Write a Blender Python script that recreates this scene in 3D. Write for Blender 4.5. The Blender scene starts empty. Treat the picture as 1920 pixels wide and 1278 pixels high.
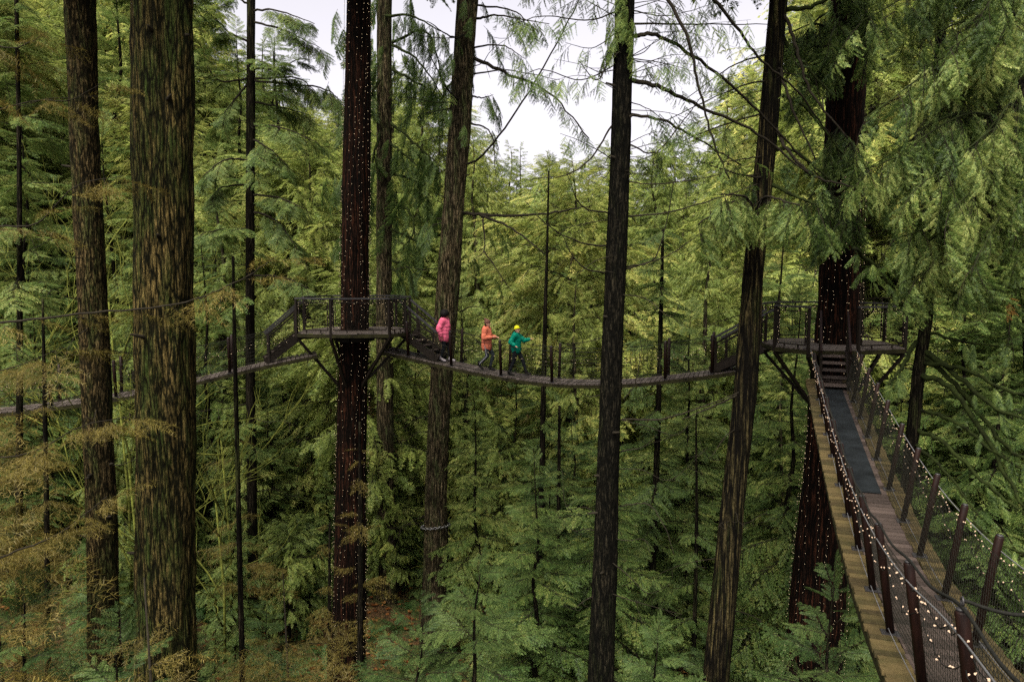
import bpy, bmesh, math, random
import numpy as np
from mathutils import Vector, Matrix, Quaternion
random.seed(7)
RN = np.random.default_rng(7)
R = math.radians
sc = bpy.context.scene
COL = sc.collection

# ------------------------------------------------------------------ camera
F = 1400.0
PITCH = R(5.3)
cam = bpy.data.cameras.new('camera')
cam.sensor_width = 36.0
cam.lens = 36.0 * F / 1920.0
cam.clip_end = 3000
cam.clip_start = 0.05
camo = bpy.data.objects.new('camera', cam)
COL.objects.link(camo)
camo.location = (0, 0, 0)
camo.rotation_euler = (R(90) - PITCH, 0, 0)
sc.camera = camo
CP, SP = math.cos(PITCH), math.sin(PITCH)

def P(px, py, Y):
    u = (px - 960) / F
    v = (639 - py) / F
    y = CP + v * SP
    z = v * CP - SP
    return Vector((u / y * Y, Y, z / y * Y))

# ------------------------------------------------------------------ materials
def new_mat(name):
    m = bpy.data.materials.new(name)
    m.use_nodes = True
    nt = m.node_tree
    for n in list(nt.nodes):
        nt.nodes.remove(n)
    out = nt.nodes.new('ShaderNodeOutputMaterial')
    return m, nt, out

def N(nt, typ, **kw):
    n = nt.nodes.new(typ)
    for k, v in kw.items():
        if k in n.inputs:
            n.inputs[k].default_value = v
        else:
            setattr(n, k, v)
    return n

def ramp(nt, fac, stops):
    r = nt.nodes.new('ShaderNodeValToRGB')
    el = r.color_ramp.elements
    while len(el) < len(stops):
        el.new(0.5)
    for e, (p, c) in zip(el, stops):
        e.position = p
        e.color = (c[0], c[1], c[2], 1)
    nt.links.new(fac, r.inputs['Fac'])
    return r.outputs['Color']

def mapping(nt, scale, coord='Object'):
    tc = nt.nodes.new('ShaderNodeTexCoord')
    mp = nt.nodes.new('ShaderNodeMapping')
    mp.inputs['Scale'].default_value = scale
    nt.links.new(tc.outputs[coord], mp.inputs['Vector'])
    return mp.outputs['Vector']

def mix(nt, fac, a, b):
    m = nt.nodes.new('ShaderNodeMix')
    m.data_type = 'RGBA'
    if isinstance(fac, float):
        m.inputs[0].default_value = fac
    else:
        nt.links.new(fac, m.inputs[0])
    for k, v in ((6, a), (7, b)):
        if isinstance(v, tuple):
            m.inputs[k].default_value = (v[0], v[1], v[2], 1)
        else:
            nt.links.new(v, m.inputs[k])
    return m.outputs[2]

def leaf_mat(name, stops, trans=0.35, dead=None, spread=0.25):
    """foliage: colour by a per-leaf tint, shifted per tree"""
    m, nt, out = new_mat(name)
    at = N(nt, 'ShaderNodeAttribute', attribute_name='tint')
    oi = N(nt, 'ShaderNodeObjectInfo')
    ma = N(nt, 'ShaderNodeMath', operation='MULTIPLY_ADD')
    nt.links.new(oi.outputs['Random'], ma.inputs[0])
    ma.inputs[1].default_value = spread
    nt.links.new(at.outputs['Fac'], ma.inputs[2])
    c = ramp(nt, ma.outputs[0], stops)
    d = N(nt, 'ShaderNodeBsdfDiffuse')
    t = N(nt, 'ShaderNodeBsdfTranslucent')
    nt.links.new(c, d.inputs['Color'])
    nt.links.new(c, t.inputs['Color'])
    mx = N(nt, 'ShaderNodeMixShader')
    mx.inputs[0].default_value = trans
    nt.links.new(d.outputs[0], mx.inputs[1])
    nt.links.new(t.outputs[0], mx.inputs[2])
    g = N(nt, 'ShaderNodeBsdfGlossy', Roughness=0.5)
    g.inputs['Color'].default_value = (1, 1, 1, 1)
    mg = N(nt, 'ShaderNodeMixShader')
    mg.inputs[0].default_value = 0.012
    nt.links.new(mx.outputs[0], mg.inputs[1])
    nt.links.new(g.outputs[0], mg.inputs[2])
    nt.links.new(mg.outputs[0], out.inputs['Surface'])
    return m

def bark_mat(name, dark, mid, light, moss=None, moss_amt=0.5, sc_xy=7.0, sc_z=0.9, bump=0.6, rough=0.9):
    m, nt, out = new_mat(name)
    v = mapping(nt, (sc_xy, sc_xy, sc_z))
    n1 = N(nt, 'ShaderNodeTexNoise', Scale=2.2, Detail=7.0, Roughness=0.65, Distortion=0.6)
    nt.links.new(v, n1.inputs['Vector'])
    vo = N(nt, 'ShaderNodeTexVoronoi', Scale=2.6, feature='DISTANCE_TO_EDGE')
    nt.links.new(v, vo.inputs['Vector'])
    v2 = mapping(nt, (0.9, 0.9, 0.22))
    n2 = N(nt, 'ShaderNodeTexNoise', Scale=1.7, Detail=4.0, Roughness=0.6)
    nt.links.new(v2, n2.inputs['Vector'])
    c = ramp(nt, n1.outputs['Fac'], [(0.42, dark), (0.5, mid), (0.60, light)])
    big = ramp(nt, n2.outputs['Fac'], [(0.35, (0.55, 0.55, 0.55)), (0.65, (1.25, 1.2, 1.1))])
    mm = nt.nodes.new('ShaderNodeMix'); mm.data_type = 'RGBA'; mm.blend_type = 'MULTIPLY'
    mm.inputs[0].default_value = 1.0
    nt.links.new(c, mm.inputs[6]); nt.links.new(big, mm.inputs[7])
    c = mm.outputs[2]
    if moss:
        v3 = mapping(nt, (1.6, 1.6, 0.35))
        n3 = N(nt, 'ShaderNodeTexNoise', Scale=2.0, Detail=6.0, Roughness=0.7)
        nt.links.new(v3, n3.inputs['Vector'])
        f = ramp(nt, n3.outputs['Fac'], [(0.62 - 0.3 * moss_amt, (0, 0, 0)), (0.8 - 0.25 * moss_amt, (1, 1, 1))])
        c = mix(nt, f, c, moss)
    v5 = mapping(nt, (sc_xy * 2.2, sc_xy * 2.2, sc_xy * 0.8))
    n5 = N(nt, 'ShaderNodeTexNoise', Scale=1.6, Detail=5.0, Roughness=0.7); nt.links.new(v5, n5.inputs['Vector'])
    fl = ramp(nt, n5.outputs['Fac'], [(0.36, (0.35, 0.36, 0.33)), (0.5, (1.0, 1.0, 1.0)), (0.66, (1.7, 1.65, 1.55))])
    m5 = nt.nodes.new('ShaderNodeMix'); m5.data_type = 'RGBA'; m5.blend_type = 'MULTIPLY'; m5.inputs[0].default_value = 1.0
    nt.links.new(c, m5.inputs[6]); nt.links.new(fl, m5.inputs[7]); c = m5.outputs[2]
    # long wandering cracks between the bark plates
    v4 = mapping(nt, (sc_xy * 0.8, sc_xy * 0.8, sc_z * 0.55))
    nw = N(nt, 'ShaderNodeTexNoise', Scale=1.5, Detail=3.0); nt.links.new(v4, nw.inputs['Vector'])
    wv = N(nt, 'ShaderNodeMix'); wv.data_type = 'VECTOR'; wv.inputs[0].default_value = 0.45
    nt.links.new(v4, wv.inputs[4]); nt.links.new(nw.outputs['Color'], wv.inputs[5])
    vc = N(nt, 'ShaderNodeTexVoronoi', Scale=3.2, feature='DISTANCE_TO_EDGE'); nt.links.new(wv.outputs[1], vc.inputs['Vector'])
    ck = ramp(nt, vc.outputs['Distance'], [(0.03, (1, 1, 1)), (0.16, (0, 0, 0))])
    c = mix(nt, ck, c, tuple(x * 0.6 for x in dark))
    b = N(nt, 'ShaderNodeBsdfPrincipled', Roughness=rough)
    b.inputs['Specular IOR Level'].default_value = 0.03
    nt.links.new(c, b.inputs['Base Color'])
    ad = N(nt, 'ShaderNodeMath', operation='MULTIPLY_ADD')
    nt.links.new(vc.outputs['Distance'], ad.inputs[0]); ad.inputs[1].default_value = 1.4
    nt.links.new(n5.outputs['Fac'], ad.inputs[2])
    bp = N(nt, 'ShaderNodeBump', Strength=bump, Distance=0.06)
    nt.links.new(ad.outputs[0], bp.inputs['Height'])
    nt.links.new(bp.outputs['Normal'], b.inputs['Normal'])
    nt.links.new(b.outputs[0], out.inputs['Surface'])
    return m

def plain(name, col, rough=0.6, metal=0.0, noise=0.25, scale=12.0, stretch=(1, 1, 1), spec=0.06, bump=0.0, tint=None):
    m, nt, out = new_mat(name)
    b = N(nt, 'ShaderNodeBsdfPrincipled', Roughness=rough, Metallic=metal)
    b.inputs['Specular IOR Level'].default_value = spec
    v = mapping(nt, stretch)
    n = N(nt, 'ShaderNodeTexNoise', Scale=scale, Detail=5.0, Roughness=0.65)
    nt.links.new(v, n.inputs['Vector'])
    lo = tuple(x * (1 - noise) for x in col)
    hi = tint if tint else tuple(min(1, x * (1 + noise)) for x in col)
    c = ramp(nt, n.outputs['Fac'], [(0.3, lo), (0.7, hi)])
    nt.links.new(c, b.inputs['Base Color'])
    if bump:
        bp = N(nt, 'ShaderNodeBump', Strength=bump, Distance=0.02)
        nt.links.new(n.outputs['Fac'], bp.inputs['Height'])
        nt.links.new(bp.outputs['Normal'], b.inputs['Normal'])
    nt.links.new(b.outputs[0], out.inputs['Surface'])
    return m

def wood_mat(name, a, b_, moss=None):
    """planks: a shade per plank from the 'tint' attribute, with grain"""
    m, nt, out = new_mat(name)
    at = N(nt, 'ShaderNodeAttribute', attribute_name='tint')
    v = mapping(nt, (9, 9, 9))
    n = N(nt, 'ShaderNodeTexNoise', Scale=1.6, Detail=8.0, Roughness=0.7, Distortion=0.8)
    nt.links.new(v, n.inputs['Vector'])
    ma = N(nt, 'ShaderNodeMath', operation='MULTIPLY_ADD')
    nt.links.new(n.outputs['Fac'], ma.inputs[0]); ma.inputs[1].default_value = 0.9
    nt.links.new(at.outputs['Fac'], ma.inputs[2])
    sb = N(nt, 'ShaderNodeMath', operation='SUBTRACT'); sb.inputs[1].default_value = 0.4
    nt.links.new(ma.outputs[0], sb.inputs[0])
    c = ramp(nt, sb.outputs[0], [(0.1, a), (0.9, b_)])
    if moss:
        v3 = mapping(nt, (1.5, 1.5, 1.5))
        n3 = N(nt, 'ShaderNodeTexNoise', Scale=1.3, Detail=6.0, Roughness=0.7)
        nt.links.new(v3, n3.inputs['Vector'])
        f = ramp(nt, n3.outputs['Fac'], [(0.45, (0, 0, 0)), (0.7, (0.8, 0.8, 0.8))])
        c = mix(nt, f, c, moss)
    b = N(nt, 'ShaderNodeBsdfPrincipled', Roughness=0.62)
    b.inputs['Specular IOR Level'].default_value = 0.12
    nt.links.new(c, b.inputs['Base Color'])
    bp = N(nt, 'ShaderNodeBump', Strength=0.3, Distance=0.02)
    nt.links.new(n.outputs['Fac'], bp.inputs['Height'])
    nt.links.new(bp.outputs['Normal'], b.inputs['Normal'])
    nt.links.new(b.outputs[0], out.inputs['Surface'])
    return m

M = {}
M['hemlock'] = leaf_mat('hemlock_leaf', [(0.0, (0.022, 0.046, 0.012)), (0.5, (0.070, 0.118, 0.027)), (0.85, (0.145, 0.190, 0.046)), (1.0, (0.21, 0.23, 0.065))], trans=.42)
M['cedar'] = leaf_mat('cedar_leaf', [(0.0, (0.055, 0.092, 0.020)), (0.5, (0.150, 0.205, 0.044)), (0.85, (0.25, 0.285, 0.070)), (1.0, (0.33, 0.32, 0.09))], trans=0.48)
M['gold'] = leaf_mat('yellow_green_leaf', [(0.0, (0.085, 0.130, 0.028)), (0.5, (0.215, 0.265, 0.060)), (0.85, (0.32, 0.35, 0.095)), (1.0, (0.42, 0.39, 0.11))], trans=0.5)
M['fir'] = leaf_mat('fir_leaf', [(0.0, (0.013, 0.030, 0.008)), (0.5, (0.036, 0.070, 0.018)), (1.0, (0.095, 0.135, 0.038))])
M['bough'] = leaf_mat('bough_leaf', [(0.0, (0.018, 0.040, 0.010)), (0.45, (0.078, 0.130, 0.028)), (0.8, (0.21, 0.27, 0.070)), (0.955, (0.30, 0.33, 0.10)), (0.965, (0.12, 0.065, 0.014)), (1.0, (0.19, 0.105, 0.022))], spread=0.0, trans=.45)
M['dry'] = leaf_mat('dry_twig_leaf', [(0.0, (0.038, 0.034, 0.008)), (0.6, (0.100, 0.080, 0.017)), (1.0, (0.165, 0.128, 0.034))], trans=0.25)
M['fern'] = leaf_mat('fern_leaf', [(0.0, (0.02, 0.06, 0.02)), (0.6, (0.05, 0.12, 0.03)), (1.0, (0.10, 0.16, 0.05))])
M['litter'] = leaf_mat('fallen_leaf', [(0.0, (0.05, 0.018, 0.006)), (0.5, (0.12, 0.042, 0.012)), (1.0, (0.24, 0.12, 0.04))], trans=0.2)
M['twig'] = plain('twig_bark', (0.013, 0.011, 0.008), 0.9, noise=0.4)
M['moss_twig'] = plain('mossy_bark', (0.022, 0.022, 0.008), 0.95, noise=0.6, scale=7, tint=(0.13, 0.145, 0.028))
M['moss_limb'] = plain('mossy_limb_bark', (0.007, 0.008, 0.004), 0.95, noise=0.5, scale=4, tint=(0.018, 0.026, 0.006))
M['bark_bg'] = bark_mat('grey_bark', (0.012, 0.010, 0.007), (0.030, 0.025, 0.018), (0.07, 0.058, 0.042), (0.05, 0.07, 0.02), 0.5)
M['bark_thin'] = bark_mat('dark_thin_bark', (0.003, 0.0027, 0.002), (0.007, 0.0062, 0.0045), (0.020, 0.017, 0.012), (0.03, 0.036, 0.012), 0.3, sc_xy=14)
M['bark_fir'] = bark_mat('olive_fir_bark', (0.006, 0.006, 0.003), (0.044, 0.035, 0.014), (0.105, 0.080, 0.032), (0.024, 0.036, 0.009), 0.55, sc_xy=11, sc_z=1.5, bump=1.0)
M['bark_brown'] = bark_mat('brown_fir_bark', (0.007, 0.006, 0.003), (0.038, 0.028, 0.013), (0.090, 0.068, 0.034), (0.032, 0.042, 0.013), 0.5, sc_xy=11, sc_z=2.4, bump=1.0)
M['bark_red'] = bark_mat('dark_red_bark', (0.003, 0.002, 0.0016), (0.009, 0.0045, 0.0034), (0.032, 0.0125, 0.0075), None, 0, sc_xy=7, sc_z=0.5, bump=0.9)
M['bark_black'] = bark_mat('blackish_bark', (0.003, 0.003, 0.0024), (0.0065, 0.006, 0.0048), (0.020, 0.018, 0.013), (0.006, 0.008, 0.003), 0.35, sc_xy=12, sc_z=2.0, bump=0.9)
M['bark_split'] = bark_mat('split_cedar_bark', (0.004, 0.0035, 0.003), (0.012, 0.010, 0.006), (0.055, 0.046, 0.022), (0.016, 0.022, 0.006), 0.3, sc_xy=7, sc_z=0.35, bump=1.0)
M['bark_grey'] = bark_mat('grey_brown_bark', (0.012, 0.010, 0.006), (0.050, 0.040, 0.025), (0.115, 0.093, 0.060), (0.05, 0.065, 0.025), 0.45, sc_xy=9, sc_z=1.0, bump=0.9)
M['steel'] = plain('dark_brown_steel', (0.0077, 0.0056, 0.0042), 0.5, 0.0, noise=0.35, spec=0.1)
M['rail'] = plain('weathered_rail_steel', (0.0154, 0.0147, 0.0161), 0.45, 0.0, noise=0.3, spec=0.3)
M['post'] = plain('red_brown_post_wood', (0.0065, 0.0024, 0.0017), 0.5, noise=0.6, scale=6, stretch=(6, 6, 1), spec=0.12, bump=0.2)
M['cable'] = plain('galvanised_cable', (0.16, 0.16, 0.17), 0.4, 0.6, noise=0.2)
M['rope'] = plain('dark_rope', (0.008, 0.008, 0.007), 0.8, noise=0.4, scale=60)
M['net'] = plain('net_wire', (0.016, 0.016, 0.013), 0.5, 0.3, noise=0.2)
M['plank'] = wood_mat('wet_plank', (0.011, 0.0082, 0.0072), (0.044, 0.033, 0.029))
M['plank_moss'] = wood_mat('mossy_plank', (0.016, 0.012, 0.006), (0.066, 0.049, 0.021), (0.024, 0.024, 0.008))
M['plank_grey'] = wood_mat('grey_plank', (0.022, 0.017, 0.015), (0.070, 0.058, 0.052))
M['beam'] = plain('mossy_edge_beam', (0.008, 0.007, 0.005), 0.8, noise=0.5, scale=5, tint=(0.022, 0.021, 0.008))
M['mat'] = plain('rubber_mat', (0.0055, 0.0068, 0.0080), 0.7, noise=0.5, scale=3, bump=0.15)
M['chain'] = plain('steel_chain', (0.14, 0.14, 0.14), 0.35, 0.7)
def emit(name, col, s):
    m, nt, out = new_mat(name)
    e = N(nt, 'ShaderNodeEmission', Strength=s)
    e.inputs['Color'].default_value = (*col, 1)
    nt.links.new(e.outputs[0], out.inputs['Surface'])
    m.cycles.emission_sampling = 'NONE'
    return m
M['bulb'] = emit('lit_bulb', (1.0, 0.68, 0.44), 0.27)
M['bulb_far'] = emit('lit_small_bulb', (1.0, 0.74, 0.44), 0.60)

# ------------------------------------------------------------------ object helpers
def link(o):
    COL.objects.link(o); return o

def thing(name, label, cat, loc=(0, 0, 0), group=None, rotz=0):
    o = link(bpy.data.objects.new(name, None))
    o.empty_display_size = 0.2
    o.location = loc
    o.rotation_euler = (0, 0, rotz)
    o['label'] = label; o['category'] = cat
    if group: o['group'] = group
    return o

def np_mesh(name, V, Fc, mats, mi=None, tint=None, smooth=False):
    """triangle or quad mesh from arrays"""
    V = np.asarray(V, dtype=np.float32); Fc = np.asarray(Fc, dtype=np.int32)
    me = bpy.data.meshes.new(name)
    k = Fc.shape[1]
    me.vertices.add(len(V)); me.vertices.foreach_set('co', V.ravel())
    me.loops.add(Fc.size); me.loops.foreach_set('vertex_index', Fc.ravel())
    me.polygons.add(len(Fc))
    me.polygons.foreach_set('loop_start', np.arange(0, Fc.size, k, dtype=np.int32))
    me.polygons.foreach_set('loop_total', np.full(len(Fc), k, dtype=np.int32))
    for m in mats: me.materials.append(m)
    if mi is not None: me.polygons.foreach_set('material_index', np.asarray(mi, dtype=np.int32))
    if smooth: me.polygons.foreach_set('use_smooth', np.ones(len(Fc), dtype=bool))
    if tint is not None:
        a = me.attributes.new('tint', 'FLOAT', 'POINT')
        a.data.foreach_set('value', np.asarray(tint, dtype=np.float32))
    me.update(calc_edges=True)
    return me

class MB:
    """collects boxes, bars and tubes into one mesh"""
    def __init__(s):
        s.v = []; s.f = []; s.t = []; s.sm = []
    def add(s, vs, fs, tint=0.5, smooth=False):
        b = len(s.v)
        s.v += [tuple(v) for v in vs]
        s.t += [tint] * len(vs)
        s.f += [tuple(i + b for i in f) for f in fs]
        s.sm += [smooth] * len(fs)
    def box(s, c, ax, ay, az, tint=0.5):
        """centre and three half-axis vectors"""
        c = Vector(c); ax = Vector(ax); ay = Vector(ay); az = Vector(az)
        vs = [c + ax * i + ay * j + az * k for k in (-1, 1) for j in (-1, 1) for i in (-1, 1)]
        s.add(vs, [(0, 2, 3, 1), (4, 5, 7, 6), (0, 1, 5, 4), (2, 6, 7, 3), (0, 4, 6, 2), (1, 3, 7, 5)], tint)
    def bar(s, a, b, w, h, up=(0, 0, 1), tint=0.5):
        a = Vector(a); b = Vector(b); d = (b - a)
        L = d.length; d.normalize()
        y = Vector(up).cross(d)
        if y.length < 1e-4: y = Vector((1, 0, 0)).cross(d)
        y.normalize(); z = d.cross(y)
        s.box((a + b) / 2, d * L / 2, y * w / 2, z * h / 2, tint)
    def tube(s, pts, rad, sides=6, cap=True, tint=0.5):
        pts = [Vector(p) for p in pts]
        n = len(pts)
        if not hasattr(rad, '__len__'): rad = [rad] * n
        t0 = (pts[1] - pts[0]).normalized()
        ref = Vector((0, 0, 1)) if abs(t0.z) < 0.9 else Vector((1, 0, 0))
        u = ref.cross(t0).normalized()
        vs = []; fs = []
        for i, p in enumerate(pts):
            t = (pts[min(i + 1, n - 1)] - pts[max(i - 1, 0)])
            if t.length < 1e-9: t = t0.copy()
            t.normalize()
            u = (u - t * u.dot(t))
            if u.length < 1e-6: u = ref.cross(t)
            u.normalize(); w = t.cross(u)
            for k in range(sides):
                a = 2 * math.pi * k / sides
                vs.append(p + (u * math.cos(a) + w * math.sin(a)) * rad[i])
        for i in range(n - 1):
            for k in range(sides):
                k2 = (k + 1) % sides
                fs.append((i * sides + k, i * sides + k2, (i + 1) * sides + k2, (i + 1) * sides + k))
        if cap:
            fs.append(tuple(range(sides - 1, -1, -1)))
            fs.append(tuple(range((n - 1) * sides, n * sides)))
        s.add(vs, fs, tint, True)
    def build(s, name, mat, parent=None, loc=None):
        me = bpy.data.meshes.new(name)
        me.from_pydata(s.v, [], s.f)
        me.polygons.foreach_set('use_smooth', s.sm)
        if any(abs(t - 0.5) > 1e-6 for t in s.t) or mat.name.endswith('plank'):
            a = me.attributes.new('tint', 'FLOAT', 'POINT')
            a.data.foreach_set('value', s.t)
        for m in (mat if isinstance(mat, (list, tuple)) else [mat]): me.materials.append(m)
        me.update()
        o = link(bpy.data.objects.new(name, me))
        if parent is not None:
            o.parent = parent
            # geometry given in world space: bring it into the parent's frame
            o.matrix_parent_inverse = Matrix.Identity(4)
            me.transform(parent_matrix(parent).inverted())
        return o

def parent_matrix(p):
    m = Matrix.LocRotScale(p.location, p.rotation_euler, p.scale)
    return parent_matrix(p.parent) @ m if p.parent else m

def smooth_path(pts, n=8):
    """Catmull-Rom through the points"""
    pts = [Vector(p) for p in pts]
    if len(pts) < 3: 
        return [pts[0].lerp(pts[-1], i / n) for i in range(n + 1)]
    out = []
    q = [pts[0] * 2 - pts[1]] + pts + [pts[-1] * 2 - pts[-2]]
    for i in range(1, len(q) - 2):
        for k in range(n):
            t = k / n
            a, b, c, d = q[i - 1], q[i], q[i + 1], q[i + 2]
            out.append(0.5 * ((2 * b) + (c - a) * t + (2 * a - 5 * b + 4 * c - d) * t * t + (3 * b - a - 3 * c + d) * t ** 3))
    out.append(pts[-1])
    return out

# ------------------------------------------------------------------ world and light
w = bpy.data.worlds.new('World'); sc.world = w
w.use_nodes = True
nt = w.node_tree
for n in list(nt.nodes): nt.nodes.remove(n)
SUN_EL, SUN_AZ = R(55), R(205)
sky = nt.nodes.new('ShaderNodeTexSky'); sky.sky_type = 'NISHITA'
sky.sun_disc = False; sky.sun_elevation = SUN_EL; sky.sun_rotation = SUN_AZ
sky.air_density = 1.0; sky.dust_density = 4.0; sky.altitude = 100
hs = nt.nodes.new('ShaderNodeHueSaturation'); hs.inputs['Saturation'].default_value = 0.04
nt.links.new(sky.outputs[0], hs.inputs['Color'])
cl = nt.nodes.new('ShaderNodeMix'); cl.data_type = 'RGBA'; cl.blend_type = 'MULTIPLY'; cl.inputs[0].default_value = 1.0; cl.inputs[7].default_value = (1.0, 0.965, 1.04, 1)
nt.links.new(hs.outputs[0], cl.inputs[6])
bg = nt.nodes.new('ShaderNodeBackground'); bg.inputs['Strength'].default_value = 0.050
nt.links.new(cl.outputs[2], bg.inputs['Color'])
wo = nt.nodes.new('ShaderNodeOutputWorld'); nt.links.new(bg.outputs[0], wo.inputs['Surface'])
sl = bpy.data.lights.new('overcast_sun', 'SUN'); sl.energy = 2.35; sl.angle = R(50); sl.color = (1.0, 0.92, 0.74)
slo = link(bpy.data.objects.new('overcast_sun', sl))
sd = Vector((math.sin(SUN_AZ) * math.cos(SUN_EL), math.cos(SUN_AZ) * math.cos(SUN_EL), math.sin(SUN_EL)))
slo.rotation_euler = sd.to_track_quat('Z', 'Y').to_euler()
sc.view_settings.view_transform = 'Standard'
sc.view_settings.look = 'None'
sc.view_settings.exposure = 2.42
sc.cycles.max_bounces = 6
sc.cycles.diffuse_bounces = 4
sc.cycles.glossy_bounces = 2
sc.cycles.transmission_bounces = 4
sc.cycles.use_denoising = False

# ------------------------------------------------------------------ ground
def vnoise(x, y, seed=0):
    xi = np.floor(x).astype(np.int64); yi = np.floor(y).astype(np.int64)
    fx = x - xi; fy = y - yi
    fx = fx * fx * (3 - 2 * fx); fy = fy * fy * (3 - 2 * fy)
    def h(a, b):
        n = (a * 374761393 + b * 668265263 + seed * 974711) & 0x7fffffff
        n = ((n ^ (n >> 13)) * 1274126177) & 0x7fffffff
        return ((n ^ (n >> 16)) & 0xffff) / 65535.0
    return (h(xi, yi) * (1 - fx) + h(xi + 1, yi) * fx) * (1 - fy) + (h(xi, yi + 1) * (1 - fx) + h(xi + 1, yi + 1) * fx) * fy

def sp_(x, k=3.0):
    return np.where(x > 12 * k, x, k * np.log1p(np.exp(np.minimum(x / k, 12))))

def gz(x, y):
    x = np.asarray(x, float); y = np.asarray(y, float)
    z = -15.6 + 0.60 * sp_(-x - 11.0) * np.clip((y + 25) / 45, 0.0, 1)
    z = z - 0.42 * sp_(-x - 34.0)
    z = z + 0.20 * sp_(y - 38.0, 4) - 0.20 * sp_(y - 84.0, 8)
    z = z + 0.20 * sp_(x - 18, 3) - 0.1 * sp_(x - 60, 5)
    z = z + (vnoise(x * 0.22 + 50, y * 0.22 + 50, 3) - 0.5) * 1.2 + (vnoise(x * 0.8 + 9, y * 0.8 + 9, 4) - 0.5) * 0.4
    return z
def gzf(x, y): return float(gz(np.array([x]), np.array([y]))[0])

def make_ground():
    ax = np.concatenate([np.linspace(-700, -90, 16), np.linspace(-80, 80, 161), np.linspace(90, 700, 16)])
    ay = np.concatenate([np.linspace(-300, -30, 10), np.linspace(-25, 120, 146), np.linspace(130, 900, 20)])
    X, Y = np.meshgrid(ax, ay)
    Z = gz(X, Y)
    V = np.stack([X, Y, Z], -1).reshape(-1, 3)
    nx = len(ax); ny = len(ay)
    i = np.arange(nx * ny).reshape(ny, nx)
    Fc = np.stack([i[:-1, :-1], i[:-1, 1:], i[1:, 1:], i[1:, :-1]], -1).reshape(-1, 4)
    m, nt, out = new_mat('forest_floor')
    v = mapping(nt, (1, 1, 1))
    n1 = N(nt, 'ShaderNodeTexNoise', Scale=0.5, Detail=8.0, Roughness=0.7); nt.links.new(v, n1.inputs['Vector'])
    n2 = N(nt, 'ShaderNodeTexNoise', Scale=6.0, Detail=6.0, Roughness=0.7); nt.links.new(v, n2.inputs['Vector'])
    c1 = ramp(nt, n2.outputs['Fac'], [(0.3, (0.012, 0.008, 0.004)), (0.5, (0.045, 0.025, 0.010)), (0.72, (0.12, 0.055, 0.02))])
    c2 = ramp(nt, n2.outputs['Fac'], [(0.3, (0.012, 0.022, 0.006)), (0.7, (0.06, 0.085, 0.02))])
    f = ramp(nt, n1.outputs['Fac'], [(0.45, (0, 0, 0)), (0.6, (1, 1, 1))])
    c = mix(nt, f, c1, c2)
    b = N(nt, 'ShaderNodeBsdfPrincipled', Roughness=0.95); nt.links.new(c, b.inputs['Base Color'])
    b.inputs['Specular IOR Level'].default_value = 0.2
    bp = N(nt, 'ShaderNodeBump', Strength=0.8, Distance=0.1); nt.links.new(n2.outputs['Fac'], bp.inputs['Height'])
    nt.links.new(bp.outputs['Normal'], b.inputs['Normal'])
    nt.links.new(b.outputs[0], out.inputs['Surface'])
    o = link(bpy.data.objects.new('ground', np_mesh('ground', V, Fc, [m], smooth=True)))
    o['kind'] = 'structure'
make_ground()

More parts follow.
